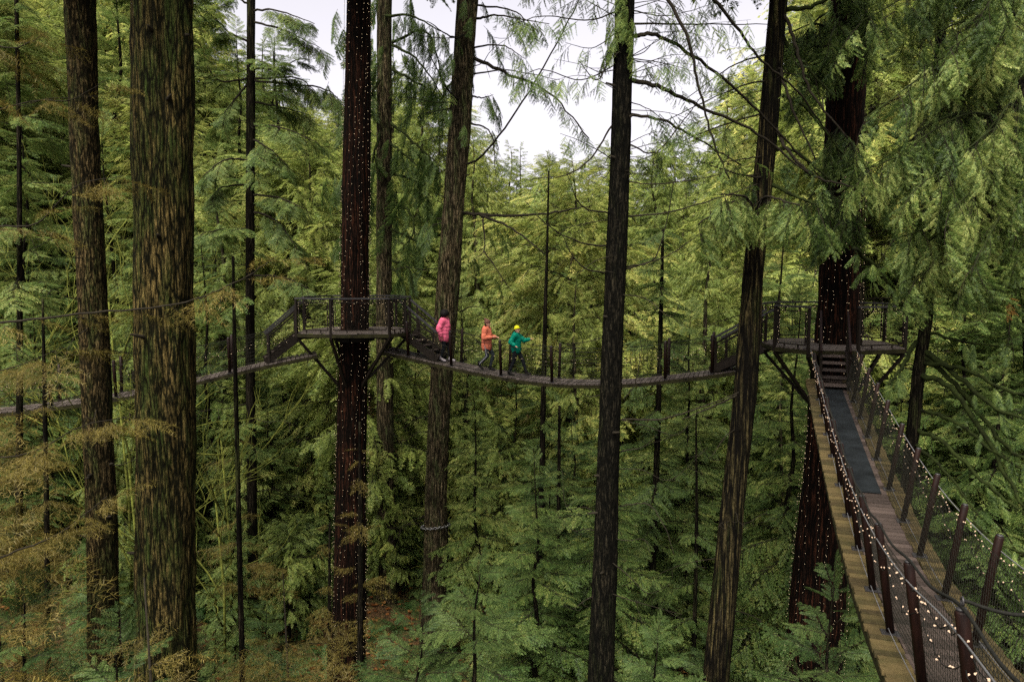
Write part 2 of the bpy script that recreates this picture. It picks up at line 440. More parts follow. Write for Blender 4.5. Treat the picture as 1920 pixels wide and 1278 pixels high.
# ------------------------------------------------------------------ foliage kit
def spray(n=13, wid=0.40, droop=0.12, hang=0.15, ang=52, ll=0.065, lw=0.020, step=0.030, seed=1, dead=0.0, stems=True, curl=0.0, axis_r=0.006, mess=0.12):
    """one branch of unit length along +x: an axis, side twigs, and leaf-sized faces. returns V,F,mat,tint"""
    rg = np.random.default_rng(seed)
    V = []; Fc = []; MI = []; T = []
    def tri(vs, mi, t):
        b = len(V); V.extend(vs); T.extend([t] * 3); Fc.append((b, b + 1, b + 2)); MI.append(mi)
    def axis(t):
        return np.array([t * (1 - 0.15 * droop * t), 0.03 * math.sin(4 * t + seed), -droop * t * t + curl * max(0, t - 0.55) ** 2 * 2])
    # woody axis
    ts = np.linspace(0, 1, 6)
    for a, b in zip(ts[:-1], ts[1:]):
        pa, pb = axis(a), axis(b)
        for k in range(3):
            a1 = 2 * math.pi * k / 3; a2 = 2 * math.pi * (k + 1) / 3
            ra = axis_r * (1 - a * 0.85); rb = axis_r * (1 - b * 0.85)
            q = [pa + ra * np.array([0, math.cos(a1), math.sin(a1)]), pa + ra * np.array([0, math.cos(a2), math.sin(a2)]),
                 pb + rb * np.array([0, math.cos(a2), math.sin(a2)]), pb + rb * np.array([0, math.cos(a1), math.sin(a1)])]
            tri([q[0], q[1], q[2]], 1, 0.5); tri([q[0], q[2], q[3]], 1, 0.5)
    up = np.array([0, 0, 1.0])
    for i in range(n):
        for sd in (-1, 1):
            t = 0.08 + 0.92 * (i + 0.5 * rg.random() + (0.25 if sd > 0 else 0)) / n
            if t > 1: t = 1
            L = wid * (0.35 + 0.65 * math.sin(math.pi * min(1, 0.18 + 0.82 * t) ** 0.9)) * rg.uniform(0.7, 1.2)
            if i == n - 1: L *= 0.8
            if rg.random() < dead: continue
            a = R(ang * rg.uniform(0.75, 1.2))
            h = hang * rg.uniform(0.6, 1.4)
            d = np.array([math.cos(a), sd * math.sin(a), -h]); d /= np.linalg.norm(d)
            b0 = axis(t)
            m = max(3, int(L / step))
            tw = rg.uniform(0.15, 0.85)
            pv = np.cross(up, d); pv /= np.linalg.norm(pv)
            if stems:
                e = b0 + d * L + np.array([0, 0, -hang * L * 0.6])
                s_ = pv * axis_r * 0.35
                tri([b0 - s_, b0 + s_, e], 1, 0.5)
            for k in range(m):
                s = (k + 0.6) / m
                p = b0 + d * (L * s) + np.array([0, 0, -hang * L * 0.6 * s * s])
                for s2 in (-1, 1):
                    l = ll * (1.05 - 0.5 * s) * rg.uniform(0.65, 1.3)
                    ld = d * rg.uniform(0.5, 0.9) + pv * s2 * rg.uniform(0.5, 1.0) + up * rg.uniform(-0.5, 0.18) + rg.normal(0, mess, 3)
                    ld /= np.linalg.norm(ld)
                    sv = np.cross(ld, up + pv * rg.uniform(-0.6, 0.6)); nn = np.linalg.norm(sv)
                    if nn < 1e-4: continue
                    sv = sv / nn * lw * 0.5 * rg.uniform(0.8, 1.3)
                    tri([p - sv, p + sv, p + ld * l], 0, min(1, max(0, tw * 0.65 + rg.uniform(-0.12, 0.3))))
    return np.array(V), np.array(Fc), np.array(MI), np.array(T)

class Fol:
    def __init__(s):
        s.V = []; s.F = []; s.M = []; s.T = []; s.n = 0
    def put(s, tpl, p, d, L, up=(0, 0, 1), tint=0.0, wy=1.0):
        V, Fc, MI, T = tpl
        d = np.array(d, float); d /= np.linalg.norm(d)
        up = np.array(up, float)
        y = np.cross(up, d); nn = np.linalg.norm(y)
        if nn < 1e-3: y = np.array([0, 1.0, 0]); nn = 1
        y /= nn; z = np.cross(d, y)
        A = np.stack([d * L, y * L * wy, z * L])
        s.V.append(V @ A + np.array(p, float)); s.F.append(Fc + s.n); s.M.append(MI)
        s.T.append(np.clip(T + tint, 0, .95) if tint < .9 else np.clip(T + tint, .97, 1)); s.n += len(V)
    def mesh(s, name, mats):
        return np_mesh(name, np.concatenate(s.V), np.concatenate(s.F), mats, np.concatenate(s.M), np.concatenate(s.T))
    def build(s, name, mats, parent):
        me = s.mesh(name, mats)
        me.transform(parent_matrix(parent).inverted())
        o = link(bpy.data.objects.new(name, me)); o.parent = parent
        return o

def compound(sub, n=9, wid=0.42, droop=0.15, hang=0.25, ang=52, seed=1, sublen=1.0, axis_r=0.006, curl=0.0, dead=0.08):
    """a branch whose side twigs are small sprays themselves"""
    rg = np.random.default_rng(seed); f = Fol()
    ax_ = spray(n=0, droop=droop, seed=seed, curl=curl, axis_r=axis_r)
    f.V.append(ax_[0]); f.F.append(ax_[1]); f.M.append(ax_[2]); f.T.append(ax_[3]); f.n = len(ax_[0])
    for i in range(n):
        for sd in (-1, 1):
            if rg.random() < dead: continue
            t = min(1, 0.10 + 0.9 * (i + rg.random() * .6 + (.3 if sd > 0 else 0)) / n)
            L = wid * (0.4 + 0.6 * math.sin(math.pi * min(1, 0.2 + 0.8 * t) ** .9)) * rg.uniform(.65, 1.25)
            a = R(ang * rg.uniform(.7, 1.2)); h = hang * rg.uniform(.3, 1.7)
            p = (t * (1 - .15 * droop * t), .03 * math.sin(4 * t + seed), -droop * t * t + curl * max(0, t - .55) ** 2 * 2)
            f.put(sub[rg.integers(len(sub))], p, (math.cos(a), sd * math.sin(a), -h), L, (rg.uniform(-.45, .45), rg.uniform(-.45, .45), 1), rg.uniform(-.2, .2))
    f.put(sub[0], (.86, 0, -droop * .74 + curl * .19), (1, 0, -droop), wid * .55)
    return np.concatenate(f.V), np.concatenate(f.F), np.concatenate(f.M), np.concatenate(f.T)
SUB_N = [spray(seed=i, n=10, wid=0.17, droop=0.12, hang=0.15, ll=0.085, lw=0.028, step=0.036, dead=.06, stems=False, axis_r=.010) for i in (21, 22, 23)]
SUB_C = [spray(seed=i, n=10, wid=0.17, droop=0.40, hang=0.30, ang=38, ll=0.10, lw=0.028, step=0.038, dead=.08, stems=False, axis_r=.010) for i in (24, 25, 26)]
S_HEM = [compound(SUB_N, 12, .46, .16, .25, seed=i) for i in (1, 2, 3)]
S_CED = [compound(SUB_C, 10, .44, .28, .9, 42, seed=i, curl=.25) for i in (4, 5, 6)]
S_FIR = [compound(SUB_N, 12, .42, .06, .12, 56, seed=i, dead=.03) for i in (7, 8)]
S_HANG = [spray(seed=i, n=13, wid=0.32, droop=0.40, hang=0.6, ang=34, ll=0.095, lw=0.0165, step=0.019, dead=0.12) for i in (9, 10, 11)]
S_BOUGH = [compound(SUB_C, 9, .50, .40, 1.0, 40, seed=i, dead=.12, axis_r=.008) for i in (16, 17, 18)]
S_DRY = [spray(seed=i, n=11, wid=0.45, droop=0.10, hang=0.25, ang=48, ll=0.13, lw=0.0070, step=0.034, dead=0.25, axis_r=0.004, mess=0.6) for i in (12, 13)]
S_SPARSE = [spray(seed=i, n=9, wid=0.36, droop=0.22, hang=0.4, ang=45, ll=0.06, lw=0.022, step=0.026, dead=0.3) for i in (14, 15)]

def crown_fol(H, base, top, Lmax, nb, tpls, elev=(-22, 25), seed=0, prof='cone', tilt=0.3):
    """branches all round a trunk from height base to top"""
    rg = np.random.default_rng(seed)
    f = Fol()
    for i in range(nb):
        q = (i + rg.random()) / nb
        h = base + (top - base) * q
        k = (1 - q)
        if prof == 'cone': L = Lmax * (0.12 + 0.88 * k ** 0.8)
        elif prof == 'round': L = Lmax * (0.18 + 0.82 * math.sin(math.pi * min(1, 0.25 + 0.75 * q)) ** 0.8)
        else: L = Lmax * (0.25 + 0.75 * k ** 0.5)
        L *= rg.uniform(0.6, 1.2)
        az = i * 2.39996 + rg.uniform(-0.5, 0.5)
        el = R(elev[0] * k + elev[1] * q + rg.uniform(-10, 10))
        d = (math.cos(az) * math.cos(el), math.sin(az) * math.cos(el), math.sin(el))
        f.put(tpls[rg.integers(len(tpls))], (0.05 * d[0], 0.05 * d[1], h), d, L, (rg.uniform(-tilt, tilt), rg.uniform(-tilt, tilt), 1), rg.uniform(-0.18, 0.18))
    # leader
    f.put(tpls[0], (0, 0, top - Lmax * 0.1), (0.05, 0.02, 1), Lmax * 0.3, (0, 1, 0))
    return f

def simple_trunk(name, H, r0, mat, sides=8):
    mb = MB()
    n = 9
    rg = random.Random(int(H * 100 + r0 * 1000))
    pts = [Vector((rg.uniform(-1, 1) * 0.01 * H * (i > 0), rg.uniform(-1, 1) * 0.01 * H * (i > 0), H * i / (n - 1) - (0.6 if i == 0 else 0))) for i in range(n)]
    rr = [r0 * (1.15 if i == 0 else 1) * (1 - 0.93 * i / (n - 1)) for i in range(n)]
    pts = smooth_path(pts, 3); rr = np.interp(np.linspace(0, 1, len(pts)), np.linspace(0, 1, n), rr).tolist()
    mb.tube(pts, rr, sides)
    me = bpy.data.meshes.new(name)
    me.from_pydata(mb.v, [], mb.f); me.polygons.foreach_set('use_smooth', mb.sm)
    me.materials.append(mat); me.update()
    return me

ARCH = {}
def arch(key, H, base, Lmax, nb, tpls, leaf, elev, prof, r0, bark, seed, tilt=0.3):
    f = crown_fol(H, base, H, Lmax, nb, tpls, elev, seed, prof, tilt)
    ARCH[key] = (H, simple_trunk('trunk', H, r0, bark), f.mesh('crown', [M[leaf], M['twig']]))
for k in range(3):
    arch(f'hem{k}', 14, 1.6, 2.9 + 0.3 * k, 92, S_HEM, 'hemlock', (-16, 22), 'cone', 0.16, M['bark_thin'], 20 + k)
    arch(f'ced{k}', 16, 1.5, 2.7 + 0.3 * k, 125, S_CED, 'cedar', (-14, 30), 'cone', 0.22, M['bark_bg'], 30 + k)
    arch(f'tall{k}', 26, 6, 4.0, 130, S_HEM if k != 1 else S_CED, 'hemlock' if k != 1 else 'cedar', (-18, 20), 'col', 0.33, M['bark_bg'], 40 + k)
for k in range(2): arch(f'leafy{k}', 15, 3.0, 3.6, 110, S_CED, 'gold', (-5, 50), 'round', 0.18, M['bark_bg'], 55 + k, 0.6)
arch('fir0', 7, 0.8, 1.9, 64, S_FIR, 'fir', (-2, 30), 'cone', 0.08, M['bark_thin'], 50)
arch('fir1', 8, 1.0, 2.2, 64, S_HEM, 'fir', (-4, 25), 'cone', 0.09, M['bark_thin'], 51)
arch('broad0', 7, 1.6, 2.4, 60, S_CED, 'cedar', (5, 45), 'round', 0.09, M['bark_thin'], 52, 0.6)

LABELS = {
    'hem': ('hemlock_tree', 'dark green hemlock with layered drooping branches in the forest beyond the walkway', 'hemlocks in the forest beyond the walkway'),
    'ced': ('cedar_tree', 'yellow green cedar with hanging sprays in the forest beyond the walkway', 'cedars in the forest beyond the walkway'),
    'tall': ('conifer_tree', 'tall conifer with a clear lower trunk in the forest beyond the walkway', 'tall conifers in the forest beyond the walkway'),
    'fir': ('young_fir', 'small bright green young fir growing from the ravine floor under the bridges', 'young firs on the ravine floor'),
    'leafy': ('yellow_tree', 'rounded yellow green tree in the bright forest beyond the walkway', 'rounded trees in the forest beyond the walkway'),
    'broad': ('understory_shrub', 'pale yellow green leafy shrub on the ravine floor under the bridges', 'shrubs on the ravine floor'),
}
def plant(key, x, y, H, rz=None, wid=1.0, z=None, label=None, name=None, group=True):
    h0, tm, cm = ARCH[key]
    base = ''.join(c for c in key if not c.isdigit())
    nm, lb, gr = LABELS[base]
    t = thing(name or nm, label or lb, 'shrub' if base == 'broad' else 'tree', (x, y, gzf(x, y) if z is None else z), gr if group else None)
    s = H / h0
    t.scale = (s * wid, s * wid, s)
    t.rotation_euler = (random.uniform(-0.03, 0.03), random.uniform(-0.03, 0.03), random.uniform(0, 6.28) if rz is None else rz)
    for nme, me in (('trunk', tm), ('crown', cm)):
        o = link(bpy.data.objects.new(nme, me)); o.parent = t
    return t

# skyline: the image row that the tree tops reach, by image column
SKY_X = [-400, 380, 430, 520, 560, 640, 700, 860, 900, 960, 1060, 1140, 1230, 1300, 1380, 1440, 1500, 1560, 2400]
SKY_Y = [-300, -250, 40, 60, 170, 210, 120, 140, 260, 275, 300, 285, 260, 230, 110, 150, 0, -250, -300]
def zpix(py, Y):
    return P(960, py, Y).z
def col_of(x, y, z=-3.0):
    zz = y * CP - z * SP
    return 960 + F * x / zz

placed = []
def free(x, y, d):
    return all((x - a) ** 2 + (y - b) ** 2 > d * d for a, b in placed)
rb = random.Random(11)
def scatter(n, xr, yr, keys, hfun, dmin, widr=(0.9, 1.25), cond=None):
    c = 0; tries = 0
    while c < n and tries < n * 60:
        tries += 1
        y = yr[0] + (yr[1] - yr[0]) * rb.random() ** 0.8
        x = rb.uniform(*xr) if not callable(xr) else xr(y)
        if cond and not cond(x, y): continue
        if not free(x, y, dmin): continue
        H = hfun(x, y)
        if H is None or H < 2.5: continue
        placed.append((x, y))
        plant(rb.choice(keys), x, y, H, wid=rb.uniform(*widr))
        c += 1
def fan(y):
    return rb.uniform(-0.82, 0.82) * y
def h_far(x, y):
    c = col_of(x, y)
    yt = np.interp(c, SKY_X, SKY_Y)
    zt = zpix(yt, y)
    if yt < -100: zt = zpix(rb.uniform(-250, 250), y)
    else: zt -= abs(rb.gauss(0, 1)) * 4.0 - 0.8
    return min(zt - gzf(x, y), 44)

# far wall of forest
scatter(60, fan, (95, 140), ['ced0', 'ced1', 'ced2', 'leafy0', 'tall1'], h_far, 3.2, (1.2, 1.8))
scatter(76, fan, (52, 95), ['ced0', 'ced1', 'ced2', 'leafy0', 'leafy1', 'hem1', 'tall1'], h_far, 2.6, (1.0, 1.5))
# middle distance
scatter(46, fan, (36, 52), ['ced0', 'ced1', 'ced2', 'leafy0', 'leafy1', 'hem2', 'hem1'], lambda x, y: min(h_far(x, y), rb.uniform(9, 21) if abs(col_of(x, y) - 900) < 640 else 40), 2.4, (1.0, 1.4))
# left slope
scatter(24, lambda y: rb.uniform(-0.78, -0.34) * y, (27, 44), ['hem0', 'hem1', 'hem2', 'ced1'], lambda x, y: rb.uniform(6, 20), 2.4, (0.9, 1.2), lambda x, y: col_of(x, y) < 520)
# right side
scatter(16, lambda y: rb.uniform(0.36, 0.80) * y, (24, 40), ['hem0', 'hem1', 'hem2', 'ced0'], lambda x, y: rb.uniform(9, 26), 2.4, (0.9, 1.2), lambda x, y: (x - 9.1) ** 2 + (y - 21.3) ** 2 > 16)
# understory below the bridges
HERO_SIGHT = [(190, 16, 45), (311, 12, 70), (655, 25.5, 42), (724, 34, 26), (815, 29, 40), (1128, 15, 34), (1360, 17, 40), (1530, 21.5, 60)]
def clear(x, y):
    c = col_of(x, y, -9)
    if any(y < Y and abs(c - a) < w + (2100 / y if a in (724, 815) else 900 / y) for a, Y, w in HERO_SIGHT): return False
    return (x + 5.5) ** 2 + (y - 25.5) ** 2 > 5 and (x - 9.1) ** 2 + (y - 21.3) ** 2 > 8
scatter(30, fan, (25, 38), ['hem0', 'hem1', 'fir1', 'hem2', 'fir0'], lambda x, y: rb.uniform(4.5, 11.5), 1.7, (0.9, 1.3), clear)
scatter(16, fan, (28, 44), ['broad0'], lambda x, y: rb.uniform(3, 7), 1.5, (0.9, 1.3), clear)
scatter(20, lambda y: rb.uniform(-0.62, 0.5) * y, (15, 25), ['fir0', 'fir1', 'hem0'], lambda x, y: rb.uniform(3.0, 6.0), 1.5, (0.9, 1.3), clear)

# ------------------------------------------------------------------ hero trunks
def hero_trunk(parent, pts, mat, amp=0.03, segs=56, step=0.07, seed=0, fscale=1.0, flare=0.0):
    """pts: (Vector, radius) from bottom to top; fissured surface"""
    zs = np.array([p[0].z for p in pts])
    n = int((zs[-1] - zs[0]) / step)
    z = np.linspace(zs[0], zs[-1], n)
    cx = np.interp(z, zs, [p[0].x for p in pts]); cy = np.interp(z, zs, [p[0].y for p in pts])
    r = np.interp(z, zs, [p[1] for p in pts])
    th = np.linspace(0, 2 * np.pi, segs, endpoint=False)
    TH, Z = np.meshgrid(th, z)
    # periodic noise: sample on a cylinder unrolled and blended over the seam
    def pn(kx, kz, sd, warp=0.0):
        a = TH / (2 * np.pi)
        wv = warp * (vnoise(a * 6 + 7, Z * 0.6 + 40, sd + 9) - 0.5)
        n1 = vnoise((a + wv) * kx + 100, Z * kz + 100, sd)
        n2 = vnoise((a + wv - 1) * kx + 100, Z * kz + 100, sd)
        return n1 * (1 - a) + n2 * a
    k = 26 * fscale
    rid = 1 - np.abs(pn(k, 1.3, seed, 0.06) * 2 - 1)
    fis = np.abs(pn(k * 0.55, 0.8, seed + 1, 0.08) * 2 - 1) ** 0.6
    big = pn(5, 0.35, seed + 2) - 0.5 + 0.6 * (pn(9, 1.1, seed + 6) - 0.5)
    fine = pn(k * 2.3, 4.0, seed + 3) - 0.5
    D = amp * (0.9 * fis + 0.5 * rid + 0.35 * fine - 0.8) + big * r[:, None] * 0.14
    Rr = r[:, None] + D
    if flare:
        Rr = Rr * (1 + flare * np.exp(-(Z - z[0]) / 1.6))
    V = np.stack([cx[:, None] + Rr * np.cos(TH), cy[:, None] + Rr * np.sin(TH), Z], -1).reshape(-1, 3)
    i = np.arange(n * segs).reshape(n, segs)
    j = np.roll(i, -1, axis=1)
    Fc = np.stack([i[:-1], j[:-1], j[1:], i[1:]], -1).reshape(-1, 4)
    me = np_mesh('trunk', V, Fc, [mat], smooth=True)
    me.transform(parent_matrix(parent).inverted())
    o = link(bpy.data.objects.new('trunk', me)); o.parent = parent
    return (z, cx, cy, r)

def hero(name, label, pix, Y, mat, cat='tree', amp=0.03, segs=56, step=0.07, seed=0, fscale=1.0, ztop=None, flare=0.3):
    """pix: (px, py, width_px) rows from top to bottom of the picture"""
    pts = []
    for px, py, wd in pix:
        p = P(px, py, Y)
        pts.append((p, wd / F * Y * 0.5 / math.hypot(1, (px - 960) / F)))
    pts.sort(key=lambda a: a[0].z)
    # continue down to the ground and up beyond the frame
    (p0, r0), (p1, r1) = pts[0], pts[1]
    k = (p1 - p0) / (p1.z - p0.z)
    g = gzf(p0.x, p0.y) - 0.5
    if p0.z > g + 0.3:
        pts.insert(0, (p0 - k * (p0.z - g), r0 * 1.06))
    (p0, r0), (p1, r1) = pts[-2], pts[-1]
    k = (p1 - p0) / (p1.z - p0.z)
    zt = ztop if ztop is not None else p1.z + 9
    if zt > p1.z + 0.2:
        pts.append((p1 + k * (zt - p1.z), max(0.02, r1 * (0.75 if ztop is None else 0.15))))
    b = pts[0][0]
    t = thing(name, label, cat, (b.x, b.y, b.z + 0.5))
    prof = hero_trunk(t, pts, mat, amp, segs, step, seed, fscale, flare)
    return t, prof
def on(prof, z):
    return Vector((np.interp(z, prof[0], prof[1]), np.interp(z, prof[0], prof[2]), z)), float(np.interp(z, prof[0], prof[3]))

T1, p1 = hero('fir_tree', 'brown mossy fir trunk leaning beside the widest olive trunk', [(150, 0, 58), (160, 300, 56), (176, 600, 60), (188, 900, 62), (197, 1278, 66)], 16, M['bark_brown'], amp=0.035, seed=3)
T2, p2 = hero('fir_tree', 'widest trunk in view, olive brown with deep vertical bark fissures', [(302, 0, 112), (306, 400, 115), (310, 700, 117), (312, 1000, 118), (312, 1278, 120)], 12, M['bark_fir'], amp=0.055, segs=96, step=0.05, seed=5, fscale=1.3)
T3, p3 = hero('fir_tree', 'dark red fir trunk wrapped in lights through the platform with two side staircases', [(672, 0, 45), (668, 300, 49), (665, 600, 54), (660, 800, 58), (653, 1278, 68)], 25.5, M['bark_red'], amp=0.03, seed=8)
T4, p4 = hero('cedar_tree', 'slim mossy grey cedar trunk standing right behind the middle platform', [(721, 0, 27), (720, 400, 29), (722, 700, 32), (724, 1000, 36)], 34, M['bark_grey'], amp=0.03, segs=40, step=0.12, seed=11)
T5, p5 = hero('fir_tree', 'leaning grey brown fir trunk behind the person in the pink jacket', [(877, 0, 38), (861, 250, 40), (846, 450, 41), (831, 650, 43), (818, 900, 44), (814, 1150, 48)], 29, M['bark_grey'], amp=0.035, seed=13)
T6, p6 = hero('fir_tree', 'blackish slender trunk with bare arching limbs crossing the middle of the long bridge', [(1172, 0, 36), (1163, 300, 37), (1150, 600, 38), (1139, 900, 42), (1126, 1278, 50)], 15, M['bark_black'], amp=0.014, seed=17)
T7, p7 = hero('cedar_tree', 'leaning dark cedar trunk with a pale split stripe before the far stairs', [(1460, 0, 34), (1440, 250, 36), (1412, 520, 40), (1396, 740, 44), (1372, 960, 47), (1342, 1278, 54)], 17, M['bark_split'], amp=0.02, seed=19)
T8, p8 = hero('fir_tree', 'massive dark trunk wrapped in tiny lights through the platform at the near bridge end', [(1590, 0, 72), (1582, 300, 77), (1571, 600, 83), (1558, 800, 92), (1532, 1150, 108)], 21.5, M['bark_red'], amp=0.05, seed=23, segs=80)
T9, p9 = hero('hemlock_tree', 'thin dark trunk with mossy sweeping limbs beside the near bridge', [(1752, 300, 22), (1737, 600, 24), (1722, 700, 25), (1705, 870, 26), (1690, 1000, 27)], 16.5, M['bark_thin'], amp=0.008, segs=32, seed=29)
T10, p10 = hero('hemlock_tree', 'slim straight hemlock with dark foliage tufts behind the staircase down to the lower bridge', [(471, 0, 16), (469, 400, 17), (469, 700, 18), (475, 1150, 20)], 28, M['bark_thin'], amp=0.012, segs=32, step=0.12, seed=31)

def sapling(label, pix, Y, name='sapling_tree', ztop=None, mat=None):
    mb = MB()
    pts = [P(a, b, Y) for a, b, _ in pix]; rr = [c / F * Y / 2 for _, _, c in pix]
    g = gzf(pts[-1].x, Y)
    if pts[-1].z > g + 0.2:
        k = (pts[-1] - pts[-2]) / (pts[-1].z - pts[-2].z)
        pts.append(pts[-1] + k * (g - 0.3 - pts[-1].z)); rr.append(rr[-1] * 1.1)
    n = len(pts)
    sp2 = smooth_path(pts, 8)
    r2 = np.interp(np.linspace(0, n - 1, len(sp2)), range(n), rr).tolist()
    t = thing(name, label, 'tree', (pts[-1].x, pts[-1].y, pts[-1].z + 0.3))
    mb.tube(sp2, r2, 10)
    mb.build('trunk', mat or M['bark_thin'], t)
    return t, sp2

def limb(parent, pix, r0, r1=0.25, mat='twig', name='limb', sides=7):
    """pix: (px, py, Y) along the limb"""
    pts = smooth_path([P(*q) for q in pix], 7)
    n = len(pts)
    rr = [r0 * (1 + (r1 - 1) * i / (n - 1)) for i in range(n)]
    # small irregularities along the wood
    rg = random.Random(int(pix[0][0] * 7 + pix[0][1]))
    for i in range(1, n - 1):
        pts[i] = pts[i] + Vector((rg.uniform(-1, 1), rg.uniform(-1, 1), rg.uniform(-1, 1))) * r0 * 0.5
    mb = MB(); mb.tube(pts, rr, sides)
    mb.build(name, M[mat], parent)
    return pts

def dress(f, pts, tpls, n, L, t0=0.2, down=0.5, spread=0.7, seed=0, tint=0.0, wy=1.0, rust=0.0):
    """sprays along a limb"""
    rg = np.random.default_rng(seed)
    m = len(pts)
    for i in range(n):
        q = t0 + (1 - t0) * (i + rg.random()) / n
        x = q * (m - 1); a = int(min(x, m - 2)); p = pts[a].lerp(pts[a + 1], x - a)
        tg = (pts[a + 1] - pts[a]).normalized()
        sd = tg.cross(Vector((0, 0, 1)));
        if sd.length < 1e-3: sd = Vector((1, 0, 0))
        sd.normalize()
        s = rg.choice((-1, 1))
        d = tg * rg.uniform(0.2, 0.9) + sd * s * rg.uniform(0.2, 1) * spread + Vector((0, 0, -down * rg.uniform(0.4, 1.4)))
        f.put(tpls[rg.integers(len(tpls))], p, d, L * rg.uniform(0.6, 1.25), (rg.uniform(-.4, .4), rg.uniform(-.4, .4), 1), 1.0 if rg.random() < rust else tint + rg.uniform(-.2, .2), wy)

# ------------------------------------------------------------------ limbs and crowns of the hero trees
LEAFM = lambda k: [M[k], M['twig']]
# slim hemlock behind the stairs
f = Fol()
rg = random.Random(5)
for (a, b, c, d, down) in [
    ((469, 130), (520, 128), (560, 110), 27.5, .3), ((469, 150), (600, 165), (640, 190), 27.5, .5), ((471, 40), (540, 60), (600, 90), 27.3, .4),
    ((468, 148), (410, 150), (370, 95), 27.2, .4), ((469, 150), (430, 200), (405, 235), 27.4, .5), ((470, 148), (555, 146), (590, 170), 27.6, .9),
    ((470, 235), (530, 240), (600, 270), 27.0, .5), ((470, 260), (500, 275), (540, 310), 27.4, .6), ((468, 345), (420, 350), (395, 370), 27.2, .5),
    ((470, 365), (520, 370), (570, 390), 26.8, .4), ((470, 395), (520, 415), (560, 470), 27.0, .6), ((468, 440), (420, 430), (375, 440), 27.2, .3),
    ((470, 515), (530, 520), (580, 540), 27.2, .4), ((470, 300), (420, 300), (380, 330), 26.6, .5), ((470, 190), (520, 200), (580, 215), 28.5, .5),
    ((469, 80), (430, 60), (385, 20), 27, .5), ((470, 20), (520, 20), (590, 45), 27, .5), ((470, 10), (430, -10), (380, -20), 27.5, .5)]:
    pts = limb(T10, [(*a, 28), (*b, (28 + d) / 2), (*c, d)], 0.045)
    dress(f, pts, S_HEM, 17, 0.85, 0.25, down, 0.9, seed=int(a[1] + b[0]))
for i in range(26):
    z = rg.uniform(-9, 8); p, r = on(p10, z); az = rg.uniform(0, 6.28)
    f.put(S_HEM[i % 3], p, (math.cos(az), math.sin(az), rg.uniform(-.35, .1)), rg.uniform(.7, 1.9), (rg.uniform(-.3, .3), 0, 1))
f.build('crown', LEAFM('hemlock'), T10)

# slim cedar behind the middle platform: hooked limbs with hanging sprays
f = Fol()
for q in [[(735, 85), (780, 110), (830, 180)], [(735, 80), (800, 60), (830, 150)], [(733, 230), (790, 280), (825, 312)], [(733, 270), (760, 290), (800, 330)], [(733, 383), (765, 393), (777, 430), (755, 468)],
          [(733, 430), (775, 450), (800, 490)], [(735, 488), (765, 503), (777, 560)], [(735, 500), (755, 530), (763, 556)], [(712, 150), (690, 190), (680, 260)], [(712, 250), (695, 320), (690, 380)],
          [(722, 30), (770, 30), (830, 60)], [(735, 130), (790, 160), (840, 200)], [(735, 325), (780, 340), (810, 370)]]:
    pts = limb(T4, [(*a, 33.6 - 0.5 * i) for i, a in enumerate(q)], 0.07, 0.3, 'moss_limb')
    dress(f, pts, S_HANG, 14 if q[0][1] < 380 else 5, 1.1, 0.2, 1.6, 0.6, seed=q[0][1], tint=-0.12)
rg = random.Random(9)
for i in range(110):
    z = rg.uniform(2.0, 15); p, r = on(p4, z); az = rg.uniform(0, 6.28); L = rg.uniform(.5, 2.6)
    q = p + Vector((math.cos(az) * L, math.sin(az) * L, rg.uniform(-.6, .1)))
    f.put(S_HANG[i % 3], q, (math.cos(az) * .5, math.sin(az) * .5, -1), rg.uniform(.8, 1.7), (0.3, 0.2, 1), -0.12)
f.build('crown', LEAFM('hemlock'), T4)

# leaning grey brown fir behind the pink jacket
f = Fol()
for q, r, n in [([(886, 108, 29), (955, 140, 28.5), (1030, 175, 28), (1105, 260, 27.5)], .075, 20), ([(884, 140, 29), (950, 132, 28), (1050, 150, 27)], .035, 18), ([(893, 10, 29), (960, 20, 28), (1010, 60, 27)], .04, 16), ([(880, 90, 29), (940, 85, 28), (985, 110, 27)], .04, 14), ([(884, 180, 29), (905, 183, 28.6), (925, 178, 28)], .04, 2),
                ([(868, 400, 29), (945, 404, 28), (1040, 398, 27), (1110, 385, 26)], .07, 3), ([(900, 403, 28.5), (960, 428, 27.5), (1025, 478, 26.6)], .06, 2), ([(906, 408, 28.4), (907, 468, 28), (885, 490, 27.8)], .035, 0),
                ([(907, 470, 28), (935, 510, 27.6), (968, 560, 27)], .03, 0), ([(870, 310, 29), (905, 290, 28), (980, 190, 27), (1065, 40, 26), (1100, -30, 25.6)], .05, 0), ([(862, 585, 29), (885, 575, 28.4), (912, 578, 28)], .03, 0),
                ([(895, 35, 29), (935, 30, 28), (1030, 45, 27)], .05, 18), ([(880, 60, 29), (850, 70, 28), (800, 40, 27.6)], .05, 7), ([(868, 190, 29), (840, 170, 28), (800, 90, 27)], .05, 6), ([(882, 230, 29), (920, 250, 28), (930, 330, 27)], .04, 7)]:
    pts = limb(T5, q, r, 0.25)
    if n: dress(f, pts, S_SPARSE, n, 0.9, 0.4, 0.8, 1.0, seed=int(q[0][1]))
rg = random.Random(19)
for i in range(46):
    z = rg.uniform(1.5, 13) if i < 38 else rg.uniform(-0.5, 3); p, r = on(p5, z); az = rg.uniform(0, 6.28); L = rg.uniform(.3, 2.0)
    q = p + Vector((math.cos(az) * L, math.sin(az) * L, rg.uniform(-.4, .1)))
    f.put(S_HANG[i % 3], q, (math.cos(az), math.sin(az), -.8), rg.uniform(.7, 1.5), (0.3, 0.2, 1), -0.1)
f.build('crown', LEAFM('hemlock'), T5)

